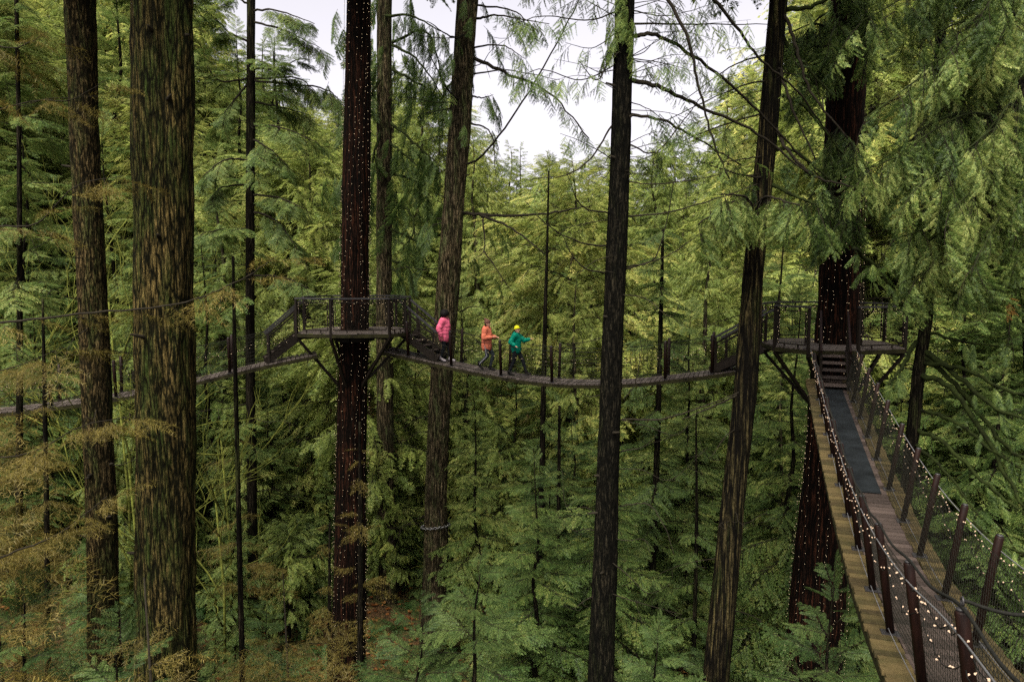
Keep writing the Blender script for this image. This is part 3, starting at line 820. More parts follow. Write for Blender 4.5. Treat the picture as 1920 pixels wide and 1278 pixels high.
# blackish trunk with arching bare limbs
f = Fol()
for q, r, n in [([(1185, 68, 15), (1230, 66, 15.2), (1300, 105, 15.6), (1400, 185, 16.2), (1480, 270, 16.8), (1550, 345, 17.4)], .045, 0), ([(1180, 150, 15), (1240, 165, 15), (1310, 200, 15.3), (1420, 250, 15.8), (1520, 330, 16.2)], .05, 0),
                ([(1178, 215, 15), (1240, 225, 15), (1310, 262, 15.2), (1390, 310, 15.6)], .035, 4), ([(1190, 45, 15), (1290, 46, 15.2), (1440, 46, 15.5)], .022, 3),
                ([(1240, -20, 14), (1285, 60, 14), (1310, 160, 14.2), (1335, 255, 14.4), (1368, 335, 14.6)], .035, 0), ([(1320, -20, 14), (1380, 50, 14.4), (1430, 115, 14.8), (1500, 175, 15.4), (1560, 260, 16)], .035, 0),
                ([(1158, 20, 15), (1105, 38, 14.6), (1020, 30, 14.2), (950, 50, 14)], .016, 9), ([(1156, 120, 15), (1090, 150, 14.6), (1010, 130, 14.2), (960, 160, 14)], .014, 9), ([(1158, 60, 15), (1110, 90, 14.6), (1060, 80, 14.4)], .012, 6),
                ([(1186, 20, 15), (1250, 30, 15), (1330, 10, 15)], .014, 8), ([(1184, 110, 15), (1250, 120, 15), (1320, 140, 15)], .012, 7), ([(1180, 190, 15), (1225, 210, 15), (1280, 260, 15)], .012, 7), ([(1150, 300, 15), (1100, 270, 14.6), (1050, 250, 14.3)], .012, 7),
                ([(1143, 400, 15), (1090, 385, 14.6), (1062, 320, 14.2)], .02, 0), ([(1140, 462, 15), (1090, 455, 14.6), (1030, 425, 14.2), (985, 378, 14)], .02, 1), ([(1138, 512, 15), (1095, 502, 14.6), (1068, 470, 14.4), (1056, 440, 14.3)], .018, 0),
                ([(1148, 235, 15), (1105, 300, 14.5), (1060, 328, 14), (1000, 335, 13.6)], .02, 4), ([(1150, 95, 15), (1120, 150, 14.6), (1085, 115, 14.2)], .018, 2),
                ([(1178, 270, 15), (1230, 285, 14.8), (1290, 215, 14.6), (1330, 160, 14.4)], .018, 2), ([(1175, 340, 15), (1230, 345, 14.8), (1340, 330, 14.4), (1420, 300, 14)], .015, 2), ([(1176, 405, 15), (1240, 400, 14.7), (1335, 375, 14.2), (1420, 345, 13.8)], .02, 0),
                ([(1174, 500, 15), (1230, 480, 14.6), (1262, 350, 14.2), (1250, 345, 14.1)], .014, 0), ([(1172, 505, 15), (1250, 480, 14.6), (1310, 440, 14.2)], .018, 3),
                ([(1166, 786, 15), (1240, 785, 14.6), (1310, 765, 14.2), (1385, 735, 13.8)], .022, 0), ([(1165, 845, 15), (1205, 838, 14.8), (1232, 815, 14.6)], .014, 0), ([(1162, 948, 15), (1215, 945, 14.6), (1245, 985, 14.2), (1265, 1040, 14)], .014, 0),
                ([(1168, 750, 15), (1190, 720, 14.8), (1202, 660, 14.7), (1200, 630, 14.6)], .012, 0), ([(1128, 740, 15), (1100, 742, 14.8), (1070, 720, 14.5)], .01, 0)]:
    pts = limb(T6, q, r, 0.35)
    if n: dress(f, pts, S_SPARSE, n, 0.55, 0.3, 0.7, 1.0, seed=int(q[0][1]))
rg = random.Random(31)
for i in range(26):
    z = rg.uniform(2.2, 6.8); p, r = on(p6, z); az = math.pi * rg.choice((0, 1)) + rg.uniform(-.6, .6); l = rg.uniform(1.0, 2.8)
    d = Vector((math.cos(az), math.sin(az), rg.uniform(-.25, .35)))
    pts = smooth_path([p, p + d * l * .5 + Vector((0, 0, .1)), p + d * l + Vector((0, 0, -.25))], 6)
    mb = MB(); mb.tube(pts, [.010 * (1 - .8 * k / (len(pts) - 1)) for k in range(len(pts))], 5); mb.build('limb', M['twig'], T6)
    dress(f, pts, S_SPARSE, 8, 0.5, 0.25, 0.8, 1.0, seed=500 + i)
rg = random.Random(29)
for i in range(22):   # a tuft of shoots on the trunk
    z = rg.uniform(4.2, 5.6); p, r = on(p6, z); az = rg.uniform(2.5, 5.5)
    f.put(S_HANG[i % 3], p + Vector((math.cos(az), math.sin(az), 0)) * r, (math.cos(az), math.sin(az), -1.0), rg.uniform(.35, .7), (0.3, 0.2, 1), 0.1)
f.build('crown', LEAFM('bough'), T6)

# leaning split cedar: limbs up right, bright boughs low
f = Fol()
for q, r, n, L in [([(1455, 60, 17), (1500, 110, 17), (1560, 180, 17)], .05, 4, .6), ([(1470, 20, 17), (1530, 10, 16.6), (1600, -30, 16)], .06, 6, .6), ([(1450, 175, 17), (1510, 200, 17.2), (1580, 290, 17.4)], .05, 3, .6),
                   ([(1440, 280, 17), (1490, 285, 17), (1560, 340, 17)], .05, 2, .6), ([(1442, 345, 17), (1500, 370, 16.2), (1540, 390, 15.8)], .05, 12, .65), ([(1465, 10, 17), (1490, 80, 16.6), (1520, 170, 16.4), (1590, 260, 16.2)], .045, 3, .5), ([(1458, 110, 17), (1480, 190, 16.6), (1530, 300, 16.4)], .04, 2, .5), ([(1448, 230, 17), (1475, 280, 16.6), (1530, 330, 16.4), (1600, 350, 16.2)], .045, 3, .5),
                   ([(1420, 395, 17), (1370, 380, 16), (1310, 420, 15.2)], .04, 30, .62), ([(1425, 380, 17), (1440, 370, 15.6), (1500, 385, 14.8)], .04, 34, .62), ([(1415, 400, 17), (1400, 370, 15.6), (1350, 365, 14.8)], .04, 34, .6),
                   ([(1440, 330, 17), (1400, 330, 16.6), (1300, 300, 16)], .03, 3, .5), ([(1445, 290, 17), (1380, 300, 16.6), (1280, 310, 16.2)], .02, 3, .5), ([(1450, 100, 17), (1380, 120, 16.6), (1280, 190, 16)], .022, 4, .5),
                   ([(1445, 150, 17), (1380, 165, 16.6), (1230, 235, 16)], .022, 4, .5), ([(1440, 210, 17), (1340, 240, 16.6), (1200, 300, 16)], .022, 3, .5), ([(1395, 735, 17), (1350, 755, 16.6), (1280, 785, 16)], .03, 0, .5)]:
    pts = limb(T7, q, r, 0.35, 'moss_limb' if r > .045 else 'twig')
    if n: dress(f, pts, S_BOUGH, max(2, n // 2), L * 1.35, 0.2, 0.9, 0.9, seed=int(q[0][0] + q[0][1]), tint=0.2 if n > 20 else -0.05)
f.build('crown', LEAFM('bough'), T7)

# the massive lit tree: dark boughs hanging in front of it
f = Fol()
rg = random.Random(37)
for i in range(17):
    z = rg.uniform(1.6, 9.5); p, r = on(p8, z)
    px = rg.uniform(1470, 1720)
    Y = rg.uniform(17.5, 20.5)
    tgt = P(px, 0, Y); tgt.z = z - rg.uniform(0.3, 1.6)
    mid = p.lerp(tgt, 0.5) + Vector((0, 0, 0.45))
    pts = smooth_path([p, mid, tgt], 7)
    mb = MB(); mb.tube(pts, [0.045 * (1 - 0.7 * k / (len(pts) - 1)) for k in range(len(pts))], 6); mb.build('limb', M['moss_limb'], T8)
    dress(f, pts, S_BOUGH, 14, 0.95, 0.2, 1.0, 0.9, seed=i, tint=-0.10)
f.build('crown', LEAFM('bough'), T8)

# big cedar whose drooping boughs fill the upper right
TR = P(1915, 60, 15.5)
CR, pR = hero('cedar_tree', 'big cedar with heavy drooping boughs and rusty sprays beside the near bridge', [(1908, -200, 34), (1908, 100, 36), (1925, 400, 38), (1945, 800, 44)], 15.5, M['bark_black'], amp=0.02, segs=40, step=0.1, seed=41, ztop=13)
f = Fol()
rg = random.Random(43)
for i in range(84):
    z = rg.uniform(-0.2, 10.5) if i < 62 else rg.uniform(0.2, 3.5); p, r = on(pR, z)
    a = rg.uniform(0, 1)
    px = 1600 + 330 * a ** 0.8 if z > 2.2 else rg.uniform(1690, 1960)
    Y = rg.uniform(11.8, 16.5)
    tgt = P(px, 0, Y); tgt.z = max(z - rg.uniform(0.2, 1.5), -0.25 if px < 1790 else -2)
    mid = p.lerp(tgt, 0.5) + Vector((0, 0, rg.uniform(0.2, 0.7)))
    pts = smooth_path([p, mid, tgt], 7)
    mb = MB(); mb.tube(pts, [0.035 * (1 - 0.75 * k / (len(pts) - 1)) for k in range(len(pts))], 6); mb.build('limb', M['moss_limb'], CR)
    dress(f, pts, S_BOUGH, 14, 0.85, 0.12, 1.1, 0.95, seed=100 + i, tint=rg.uniform(-.08, .28), rust=.006)
for i in range(26):  # crown further out to the side and behind, as the tree stands
    z = rg.uniform(1, 12); p, r = on(pR, z); az = rg.uniform(-1.2, 1.5); L = rg.uniform(1, 3)
    q = p + Vector((math.cos(az) * L, math.sin(az) * L, -.4))
    f.put(S_BOUGH[i % 3], q, (math.cos(az), math.sin(az), -1), rg.uniform(.8, 1.3))
f.build('crown', LEAFM('bough'), CR)

# mossy limbs of the thin trunk by the near bridge
f = Fol()
for q, r in [([(1730, 655, 16.5), (1790, 700, 15.8), (1860, 760, 15), (1930, 790, 14.4)], .05), ([(1728, 660, 16.5), (1800, 730, 15.8), (1880, 830, 15), (1950, 880, 14.4)], .045), ([(1722, 700, 16.5), (1790, 735, 15.6), (1870, 860, 15), (1920, 950, 14.5)], .05),
             ([(1720, 765, 16.5), (1790, 790, 15.6), (1870, 850, 15), (1960, 900, 14.4)], .035), ([(1715, 805, 16.5), (1770, 830, 15.6), (1840, 900, 15), (1920, 960, 14.5)], .04), ([(1718, 640, 16.5), (1690, 690, 16), (1665, 720, 15.6)], .04),
             ([(1735, 610, 16.5), (1680, 560, 16.2), (1640, 500, 15.8), (1600, 465, 15.4)], .06), ([(1738, 620, 16.5), (1800, 640, 15.8), (1900, 650, 15)], .03), ([(1726, 680, 16.5), (1800, 690, 15.6), (1900, 735, 14.8), (1960, 740, 14.4)], .04), ([(1712, 830, 16.5), (1770, 880, 15.4), (1830, 960, 14.6)], .03),
             ([(1706, 900, 16.5), (1780, 940, 15.6), (1860, 1010, 15), (1930, 1040, 14.5)], .03)]:
    pts = limb(T9, q, r * 1.35, 0.4, 'moss_limb')
    dress(f, pts, S_HANG, 5, 0.5, 0.5, 1.1, 0.9, seed=int(q[1][0]), tint=-0.05)
rg = random.Random(47)
for i in range(70):
    z = rg.uniform(0.2, 3.2); p, r = on(p9, z); az = rg.uniform(0, 6.28); L = rg.uniform(.1, 1.0)
    q = p + Vector((math.cos(az) * L, math.sin(az) * L, 0.1))
    f.put(S_HANG[i % 3], q, (math.cos(az), math.sin(az), -1), rg.uniform(.5, .9), (.2, .1, 1), -.05)
f.build('crown', LEAFM('bough'), T9)

# thin bare twigs standing out from the trunks
def bare_twigs(T, prof, n, zr, L, r, seed):
    rg = random.Random(seed)
    for i in range(n):
        z = rg.uniform(*zr); p, rr = on(prof, z); az = rg.uniform(0, 6.28); l = L * rg.uniform(.4, 1.2)
        d = Vector((math.cos(az), math.sin(az), rg.uniform(-.3, .2))); p = p + d * rr * .8
        pts = [p, p + d * l * .35 + Vector((0, 0, -.02 * l)), p + d * l * .7 + Vector((rg.uniform(-.1, .1) * l, 0, rg.uniform(-.22, .12) * l)), p + d * l + Vector((rg.uniform(-.2, .2) * l, 0, rg.uniform(-.3, .35) * l))]
        pts = smooth_path(pts, 4); mb = MB()
        mb.tube(pts, [r * (1 - .75 * k / (len(pts) - 1)) for k in range(len(pts))], 5)
        for k in (5, 8, 10):
            q = pts[min(k, len(pts) - 1)]; e = q + Vector((rg.uniform(-1, 1), rg.uniform(-1, 1), rg.uniform(-.6, .3))).normalized() * l * .3
            mb.tube(smooth_path([q, q.lerp(e, .5) + Vector((0, 0, -.03)), e], 3), [r * .4] * 6 + [r * .15], 4)
        mb.build('twig', M['twig'], T)
bare_twigs(T6, p6, 22, (-7.5, 4.5), 1.5, .012, 1)
bare_twigs(T7, p7, 20, (-8, 5), 1.4, .013, 2)
bare_twigs(T5, p5, 18, (-11, 9), 2.2, .022, 3)
bare_twigs(T9, p9, 14, (-7, 2), 1.4, .012, 4)
bare_twigs(T1, p1, 10, (-6, 4), 1.6, .012, 5)
bare_twigs(T10, p10, 18, (-9, 9), 2.0, .018, 6)

def stubs(T, prof, n, zr, seed):
    rg = random.Random(seed)
    for i in range(n):
        z = rg.uniform(*zr); p, r = on(prof, z); az = rg.uniform(3.3, 6.1); d = Vector((math.cos(az), math.sin(az), rg.uniform(.0, .35)))
        l = rg.uniform(.06, .22); mb = MB(); q = p + d * r * .8
        mb.tube([q, q + d * (r * .25), q + d * (r * .25 + l)], [.05, .03, .016], 7); mb.build('stub', M['twig'], T)
stubs(T1, p1, 9, (-7, 5), 1); stubs(T2, p2, 6, (-5, 4), 2); stubs(T5, p5, 10, (-8, 8), 3); stubs(T6, p6, 8, (-7, 5), 4)

# unseen crowns on the tall trunks, added above the picture to shade the forest below
def high_shade_crown(T, prof, z0, z1, n, L, leaf='hemlock', seed=0):
    f = Fol(); rg = random.Random(seed)
    for i in range(n):
        z = rg.uniform(z0, z1); p, r = on(prof, z); az = rg.uniform(0, 6.28)
        f.put(S_HEM[i % 3], p, (math.cos(az), math.sin(az), rg.uniform(-.3, .15)), L * rg.uniform(.6, 1.15), (rg.uniform(-.3, .3), rg.uniform(-.3, .3), 1), rg.uniform(-.2, .1))
    f.build('crown', LEAFM(leaf), T)
high_shade_crown(T3, p3, 10.5, 18, 60, 3.4, seed=3)
high_shade_crown(T1, p1, 7.2, 15, 60, 3.0, seed=1)
high_shade_crown(T2, p2, 6.2, 13, 60, 3.2, seed=2)
def more_shade_crown(T, prof, z0, z1, n, L, seed):  # further out-of-view foliage, added so its shade darkens the understory
    f = Fol(); rg = random.Random(seed)
    for i in range(n):
        z = rg.uniform(z0, z1); p, r = on(prof, z); az = rg.uniform(0, 6.28)
        f.put(S_HEM[i % 3], p, (math.cos(az), math.sin(az), rg.uniform(-.2, .2)), L * rg.uniform(.6, 1.15), (rg.uniform(-.3, .3), rg.uniform(-.3, .3), 1), rg.uniform(-.2, .1))
    f.build('upper_shade_crown', LEAFM('hemlock'), T)
more_shade_crown(T6, p6, 7.2, 14, 60, 3.2, 6)
more_shade_crown(T7, p7, 8.0, 15, 60, 3.2, 7)
more_shade_crown(T5, p5, 12, 20, 60, 3.6, 8)

# thin saplings
for label, pix, Y, kind, nsp, zr, L in [
    ('dry sapling with a dark stem standing before the plank walkway', [(437, 480, 5), (440, 640, 7), (446, 900, 9), (455, 1278, 11)], 14, 'dry', 34, (-9, -3.2), 1.3),
    ('thin dark hemlock pole with sparse dry twigs by the frame edge', [(30, -40, 7), (36, 300, 8), (37, 640, 11), (36, 900, 13)], 17, 'hemlock', 40, (-3, 7), 1.5),
    ('thin dark sapling rising in front of the orange dry twigs', [(80, 560, 4), (84, 760, 8), (88, 1000, 10), (90, 1278, 11)], 13.5, 'dry', 34, (-9, -1.5), 1.2),
    ('tall thin hemlock pole right of the person in the green jacket', [(1029, 320, 3), (1026, 460, 5), (1021, 640, 9), (1016, 900, 12), (1009, 1278, 15)], 26.4, 'hemlock', 60, (-14, -4), 2.3),
    ('straight thin dark hemlock behind the walkway posts nearest the far stairs', [(1243, 430, 5), (1238, 640, 9), (1230, 900, 12), (1218, 1200, 14)], 27, 'hemlock', 70, (-13, 2), 2.2),
    ('short thin dark pole between two hemlocks low in the ravine', [(1049, 760, 5), (1047, 1000, 9), (1046, 1240, 11)], 25, 'hemlock', 30, (-13, -7), 1.6),
    ('thin dry hemlock in front of the dark red lit trunk', [(674, 790, 4), (676, 1000, 9), (675, 1278, 12)], 18, 'dry', 22, (-10.5, -4), 1.3),
    ('bare thin pole low beside the dark red lit trunk', [(618, 980, 4), (617, 1278, 9)], 20, 'dry', 14, (-12, -7), 1.3),
    ('thin bent sapling below the far stairs', [(1305, 780, 3), (1306, 1000, 7), (1300, 1240, 9)], 23, 'hemlock', 30, (-13, -6), 1.5)]:
    t, sp2 = sapling(label, pix, Y)
    f = Fol(); rg = random.Random(int(pix[0][0]))
    tp = S_DRY if kind == 'dry' else S_HEM
    zs = [p.z for p in sp2]
    for i in range(nsp):
        z = rg.uniform(*zr)
        k = min(range(len(sp2)), key=lambda j: abs(zs[j] - z)); p = sp2[k]; az = rg.uniform(0, 6.28)
        q = (z - zr[0]) / (zr[1] - zr[0])
        f.put(tp[i % len(tp)], p, (math.cos(az), math.sin(az), rg.uniform(-.4, .15)), L * (1.05 - .65 * q) * rg.uniform(.6, 1.2), (rg.uniform(-.3, .3), rg.uniform(-.3, .3), 1), rg.uniform(-.15, .15))
    f.build('crown', [M['dry' if kind == 'dry' else 'hemlock'], M['twig']], t)

# dead rusty hemlocks filling the near left
for label, x, y, zt, seed, nb in [('rust brown dead hemlock with feathery twigs before the leaning mossy fir', -8.3, 11.5, -2.2, 61, 95), ('smaller rust brown dead hemlock at the foot of the widest trunk', -5.2, 10.2, -4.3, 62, 70),
                              ('low tangle of olive brown dead hemlock twigs between the widest and the lit trunk', -4.6, 14.5, -6.0, 63, 45), ('tall brown dead hemlock whose twigs cross the lower plank walkway', -11.0, 14.0, 1.0, 64, 100)]:
    g = gzf(x, y)
    t = thing('dead_hemlock', label, 'tree', (x, y, g))
    mb = MB(); mb.tube([(x, y, g - .4), (x + .1, y, (g + zt) / 2), (x, y, zt)], [.06, .045, .01], 8); mb.build('trunk', M['twig'], t)
    f = Fol(); rg = random.Random(seed)
    for i in range(nb):
        q = rg.random() ** 0.7
        z = zt - 0.2 - q * min(7.5, zt - g - 1.0); az = rg.uniform(0, 6.28); L = 0.7 + 2.0 * q
        f.put(S_DRY[i % 2], (x, y, z), (math.cos(az), math.sin(az), rg.uniform(-.15, .45)), L * rg.uniform(.5, 1.1), (rg.uniform(-1.2, 1.2), rg.uniform(-1.2, 1.2), 1), rg.uniform(-.35, .3))
    f.build('crown', [M['dry'], M['twig']], t)

# a tall dead hemlock just outside the frame; its limbs reach across the left trunks
p0 = P(-90, 640, 11.0); g = gzf(p0.x, 11.0)
t = thing('dead_hemlock', 'dead hemlock at the frame edge whose long dark limbs cross the leaning mossy fir', 'tree', (p0.x, 11.0, g))
mb = MB(); mb.tube([(p0.x, 11.0, g - .4), (p0.x + .1, 11.0, -3), (p0.x, 11.0, 5.5)], [.13, .09, .03], 9); mb.build('trunk', M['bark_thin'], t)
f = Fol()
for q, r, n in [([(-90, 600), (0, 605), (150, 588), (330, 570), (440, 530), (520, 480)], .022, 13), ([(-90, 230), (60, 190), (130, 188), (200, 150)], .012, 9), ([(-90, 440), (0, 425), (70, 418), (140, 350), (230, 330)], .016, 10),
                ([(-90, 1090), (0, 1045), (110, 1000), (200, 930)], .022, 14), ([(-90, 860), (50, 850), (150, 800), (240, 780)], .014, 15), ([(-90, 700), (20, 690), (120, 650)], .012, 12), ([(-90, 60), (20, 90), (90, 60)], .014, 8)]:
    pts = limb(t, [(a, b, 11 - .12 * i) for i, (a, b) in enumerate(q)], r, 0.25)
    dress(f, pts, S_DRY, n, 0.75, 0.2, 0.25, 0.9, seed=int(q[0][1]))
f.build('crown', [M['dry'], M['twig']], t)

# single young trees that stand out
def lone(key, px, py, Y, label, wid=1.0, name=None):
    p = P(px, py, Y); g = gzf(p.x, Y)
    return plant(key, p.x, Y, p.z - g, wid=wid, label=label, name=name, group=False)
lone('fir1', 880, 1060, 15.5, 'bright green flat topped young fir low in front of the leaning grey brown trunk', 1.35)
lone('fir0', 760, 1150, 15.0, 'smaller bright green young fir right of the dark red lit trunk foot', 1.3)
lone('fir0', 1560, 1090, 13.0, 'feathery young tree before the lit massive trunk under the near bridge', 1.2)
lone('fir1', 70, 1120, 11.5, 'pale blue green ferny young fir below the rusty twigs', 1.3)
lone('fir0', 230, 1190, 11.0, 'low blue green young fir at the foot of the leaning mossy fir', 1.3)
lone('fir1', 1230, 1180, 15.0, 'young fir between the blackish trunk and the split cedar', 1.2)
lone('hem1', 1130, 760, 22.8, 'broad layered hemlock just under the middle of the long bridge', 1.15)
lone('hem0', 1010, 860, 21.5, 'layered hemlock with drooping shelves beside the blackish trunk', 1.2)
lone('hem2', 1290, 590, 30, 'hemlock rising behind the walkway between the blackish trunk and the split cedar', 1.0)
lone('broad0', 930, 780, 35, 'pale yellow leafy vine maple just right of the leaning grey brown trunk', 0.8)

# mossy bare maples on the left bank
def moss_tree(label, x, y, H, seed, col='moss_twig'):
    g = gzf(x, y); rg = random.Random(seed)
    t = thing('mossy_maple', label, 'tree', (x, y, g))
    def grow(mb, p, d, L, r, depth):
        pts = [Vector(p)]; d = Vector(d).normalized()
        for k in range(5):
            d = (d + Vector((rg.uniform(-.35, .35), rg.uniform(-.35, .35), rg.uniform(-.2, .3)))).normalized()
            pts.append(pts[-1] + d * L / 5)
        pts = smooth_path(pts, 2)
        mb.tube(pts, [r * (1 - .6 * i / (len(pts) - 1)) for i in range(len(pts))], 5)
        if depth > 0:
            for k in range(4 if depth > 1 else 5):
                i = rg.randrange(3, len(pts))
                grow(mb, pts[i], d + Vector((rg.uniform(-1, 1), rg.uniform(-1, 1), rg.uniform(-.4, .7))) * 1.0, L * rg.uniform(.5, .75), r * .5, depth - 1)
    mb = MB(); mb.tube([(x, y, g - .3), (x + .1, y, g + H * .3), (x - .1, y, g + H * .6)], [.06, .045, .03], 8); mb.build('trunk', M[col], t)
    for k in range(5):
        mb = MB(); grow(mb, (x, y, g + H * (.2 + .09 * k)), (rg.uniform(-.9, .9), rg.uniform(-.9, .9), rg.uniform(.3, 1)), H * .42, .038, 2); mb.build('branch', M[col], t)
for label, px, Y, H, sd in [('yellow green mossy bare maple between the leaning mossy fir and the widest trunk', 225, 26, 15, 1), ('tangled mossy maple branches close to the frame edge', 60, 27, 13, 2), ('pale bare maple with fine twigs above the mossy one', 215, 30, 18, 3),
                            ('mossy bare maple between the widest trunk and the slim hemlock', 415, 27, 14, 4), ('leaning mossy maple stem low in the ravine by the chained trunk', 862, 33, 6, 5), ('low mossy maple bush under the lower walkway', 215, 19, 3.5, 6),
                            ('mossy maple with upright stems close behind the leaning mossy fir', 238, 24, 13, 7), ('mossy maple stems left of the leaning mossy fir', 95, 28, 14, 8), ('bright mossy maple twigs right of the widest trunk', 400, 25, 12, 9)]:
    p = P(px, 700, Y); moss_tree(label, p.x, Y, H, sd)

# ------------------------------------------------------------------ bridges
def frame_at(cl):
    out = []
    for i, p in enumerate(cl):
        t = (cl[min(i + 1, len(cl) - 1)] - cl[max(i - 1, 0)]).normalized()
        rt = Vector((t.y, -t.x, 0)).normalized()
        out.append((p, t, rt))
    return out
class Path:
    def __init__(s, pts, n=10):
        s.p = smooth_path(pts, n)
        s.d = [0]
        for a, b in zip(s.p[:-1], s.p[1:]): s.d.append(s.d[-1] + (b - a).length)
        s.L = s.d[-1]
    def at(s, q):
        q = max(0, min(s.L, q)); i = min(int(np.searchsorted(s.d, q, 'right')) - 1, len(s.p) - 2); i = max(i, 0)
        k = (q - s.d[i]) / max(1e-6, s.d[i + 1] - s.d[i])
        p = s.p[i].lerp(s.p[i + 1], k); t = (s.p[i + 1] - s.p[i]).normalized()
        rt = Vector((t.y, -t.x, 0)).normalized(); up = rt.cross(t)
        return p, t, rt, up
    def near_y(s, y):
        i = min(range(len(s.p)), key=lambda k: abs(s.p[k].y - y)); return s.d[i]
    def near_x(s, x):
        i = min(range(len(s.p)), key=lambda k: abs(s.p[k].x - x)); return s.d[i]

def net_part(parent, path, side, s0, s1, off0, off1, h0, h1, dx, dz, r, diag=True):
    """wire net on one side: wires along and across, between foot and hand cable"""
    mb = MB(); n = int((s1 - s0) / 0.5) + 2
    def pt(q, k):
        p, t, rt, up = path.at(q)
        return p + rt * side * (off0 + (off1 - off0) * k) + Vector((0, 0, h0 + (h1 - h0) * k))
    rows = int((h1 - h0) / dz)
    for j in range(rows + 1):
        k = j / rows
        mb.tube([pt(s0 + (s1 - s0) * i / (n - 1), k) for i in range(n)], r, 3, False)
    m = int((s1 - s0) / dx)
    sh = 0.45 if diag else 0.0
    for i in range(m + 1):
        q = s0 + (s1 - s0) * i / m
        if diag:
            mb.tube([pt(min(q + sh, s1), 0), pt(min(q + sh / 2, s1), .5), pt(q, 1)], r, 3, False)
            mb.tube([pt(q, 0), pt(min(q + sh / 2, s1), .5), pt(min(q + sh, s1), 1)], r, 3, False)
        else:
            mb.tube([pt(q, 0), pt(q, 1)], r, 3, False)
    return mb.build('netting', M['net'], parent)

def bulb_verts():
    n = 6; vs = [(0, 0, 0)]
    for k in range(n): vs.append((math.cos(2 * math.pi * k / n) * .42, math.sin(2 * math.pi * k / n) * .42, 1.0))
    for k in range(n): vs.append((math.cos(2 * math.pi * k / n) * .30, math.sin(2 * math.pi * k / n) * .30, 1.18))
    fs = [(0, 1 + (k + 1) % n, 1 + k) for k in range(n)] + [(1 + k, 1 + (k + 1) % n, 7 + (k + 1) % n) for k in range(n)] + [(1 + k, 7 + (k + 1) % n, 7 + k) for k in range(n)] + [(7, 7 + k, 7 + (k + 1) % n) for k in range(1, n - 1)]
    return np.array(vs), np.array(fs)
BV, BF = bulb_verts()
BULB = {}
def lights(name, label, cat, wire_paths, bulbs, size, mat, group=None, wire_r=0.004):
    """wire with bulbs: the hundred nearest bulbs are parts, the rest one part"""
    c = sum((b[0] for b in bulbs), Vector()) / len(bulbs)
    t = thing(name, label, cat, c, group)
    if wire_paths:
        for w_ in wire_paths:
            mb = MB(); mb.tube(w_, wire_r, 4, False); mb.build('wire', M['rope'], t)
    bulbs = sorted(bulbs, key=lambda b: b[0].length)
    key = (mat, round(size, 4))
    if key not in BULB: BULB[key] = np_mesh('bulb', BV * size, BF, [M[mat]])
    for p, d in bulbs[:100]:
        o = link(bpy.data.objects.new('bulb', BULB[key])); o.parent = t
        o.location = p - c; o.rotation_euler = d.to_track_quat('Z', 'Y').to_euler()
    rest = bulbs[100:]
    if rest:
        Vs = []; Fs = []
        for i, (p, d) in enumerate(rest):
            A = np.array(d.to_track_quat('Z', 'Y').to_matrix())
            Vs.append((BV * size) @ A.T + np.array(p - c)); Fs.append(BF + i * len(BV))
        o = link(bpy.data.objects.new('bulb', np_mesh('bulb', np.concatenate(Vs), np.concatenate(Fs), [M[mat]]))); o.parent = t
        o['kind'] = 'stuff'
    return t

def strand(path, side, s0, s1, off, h, sag, span, gap, rg, jit=0.03, drop=0.02):
    """wire sagging from post to post beside the hand cable, with bulbs"""
    pts = []; bl = []
    n = int((s1 - s0) / 0.12)
    for i in range(n + 1):
        q = s0 + (s1 - s0) * i / n
        p, t, rt, up = path.at(q)
        k = (q % span) / span
        zz = h - sag * 4 * k * (1 - k)
        pts.append(p + rt * side * (off + rg.uniform(-.012, .012)) + Vector((0, 0, zz + rg.uniform(-jit, jit))))
    tot = int((s1 - s0) / gap)
    for i in range(tot):
        x = i / tot * n; a = int(x); p = pts[a].lerp(pts[min(a + 1, n)], x - a)
        d = Vector((rg.uniform(-1, 1), rg.uniform(-1, 1), rg.uniform(-.4, 1.2))).normalized()
        bl.append((p + d * 0.012, d))
    return pts, bl

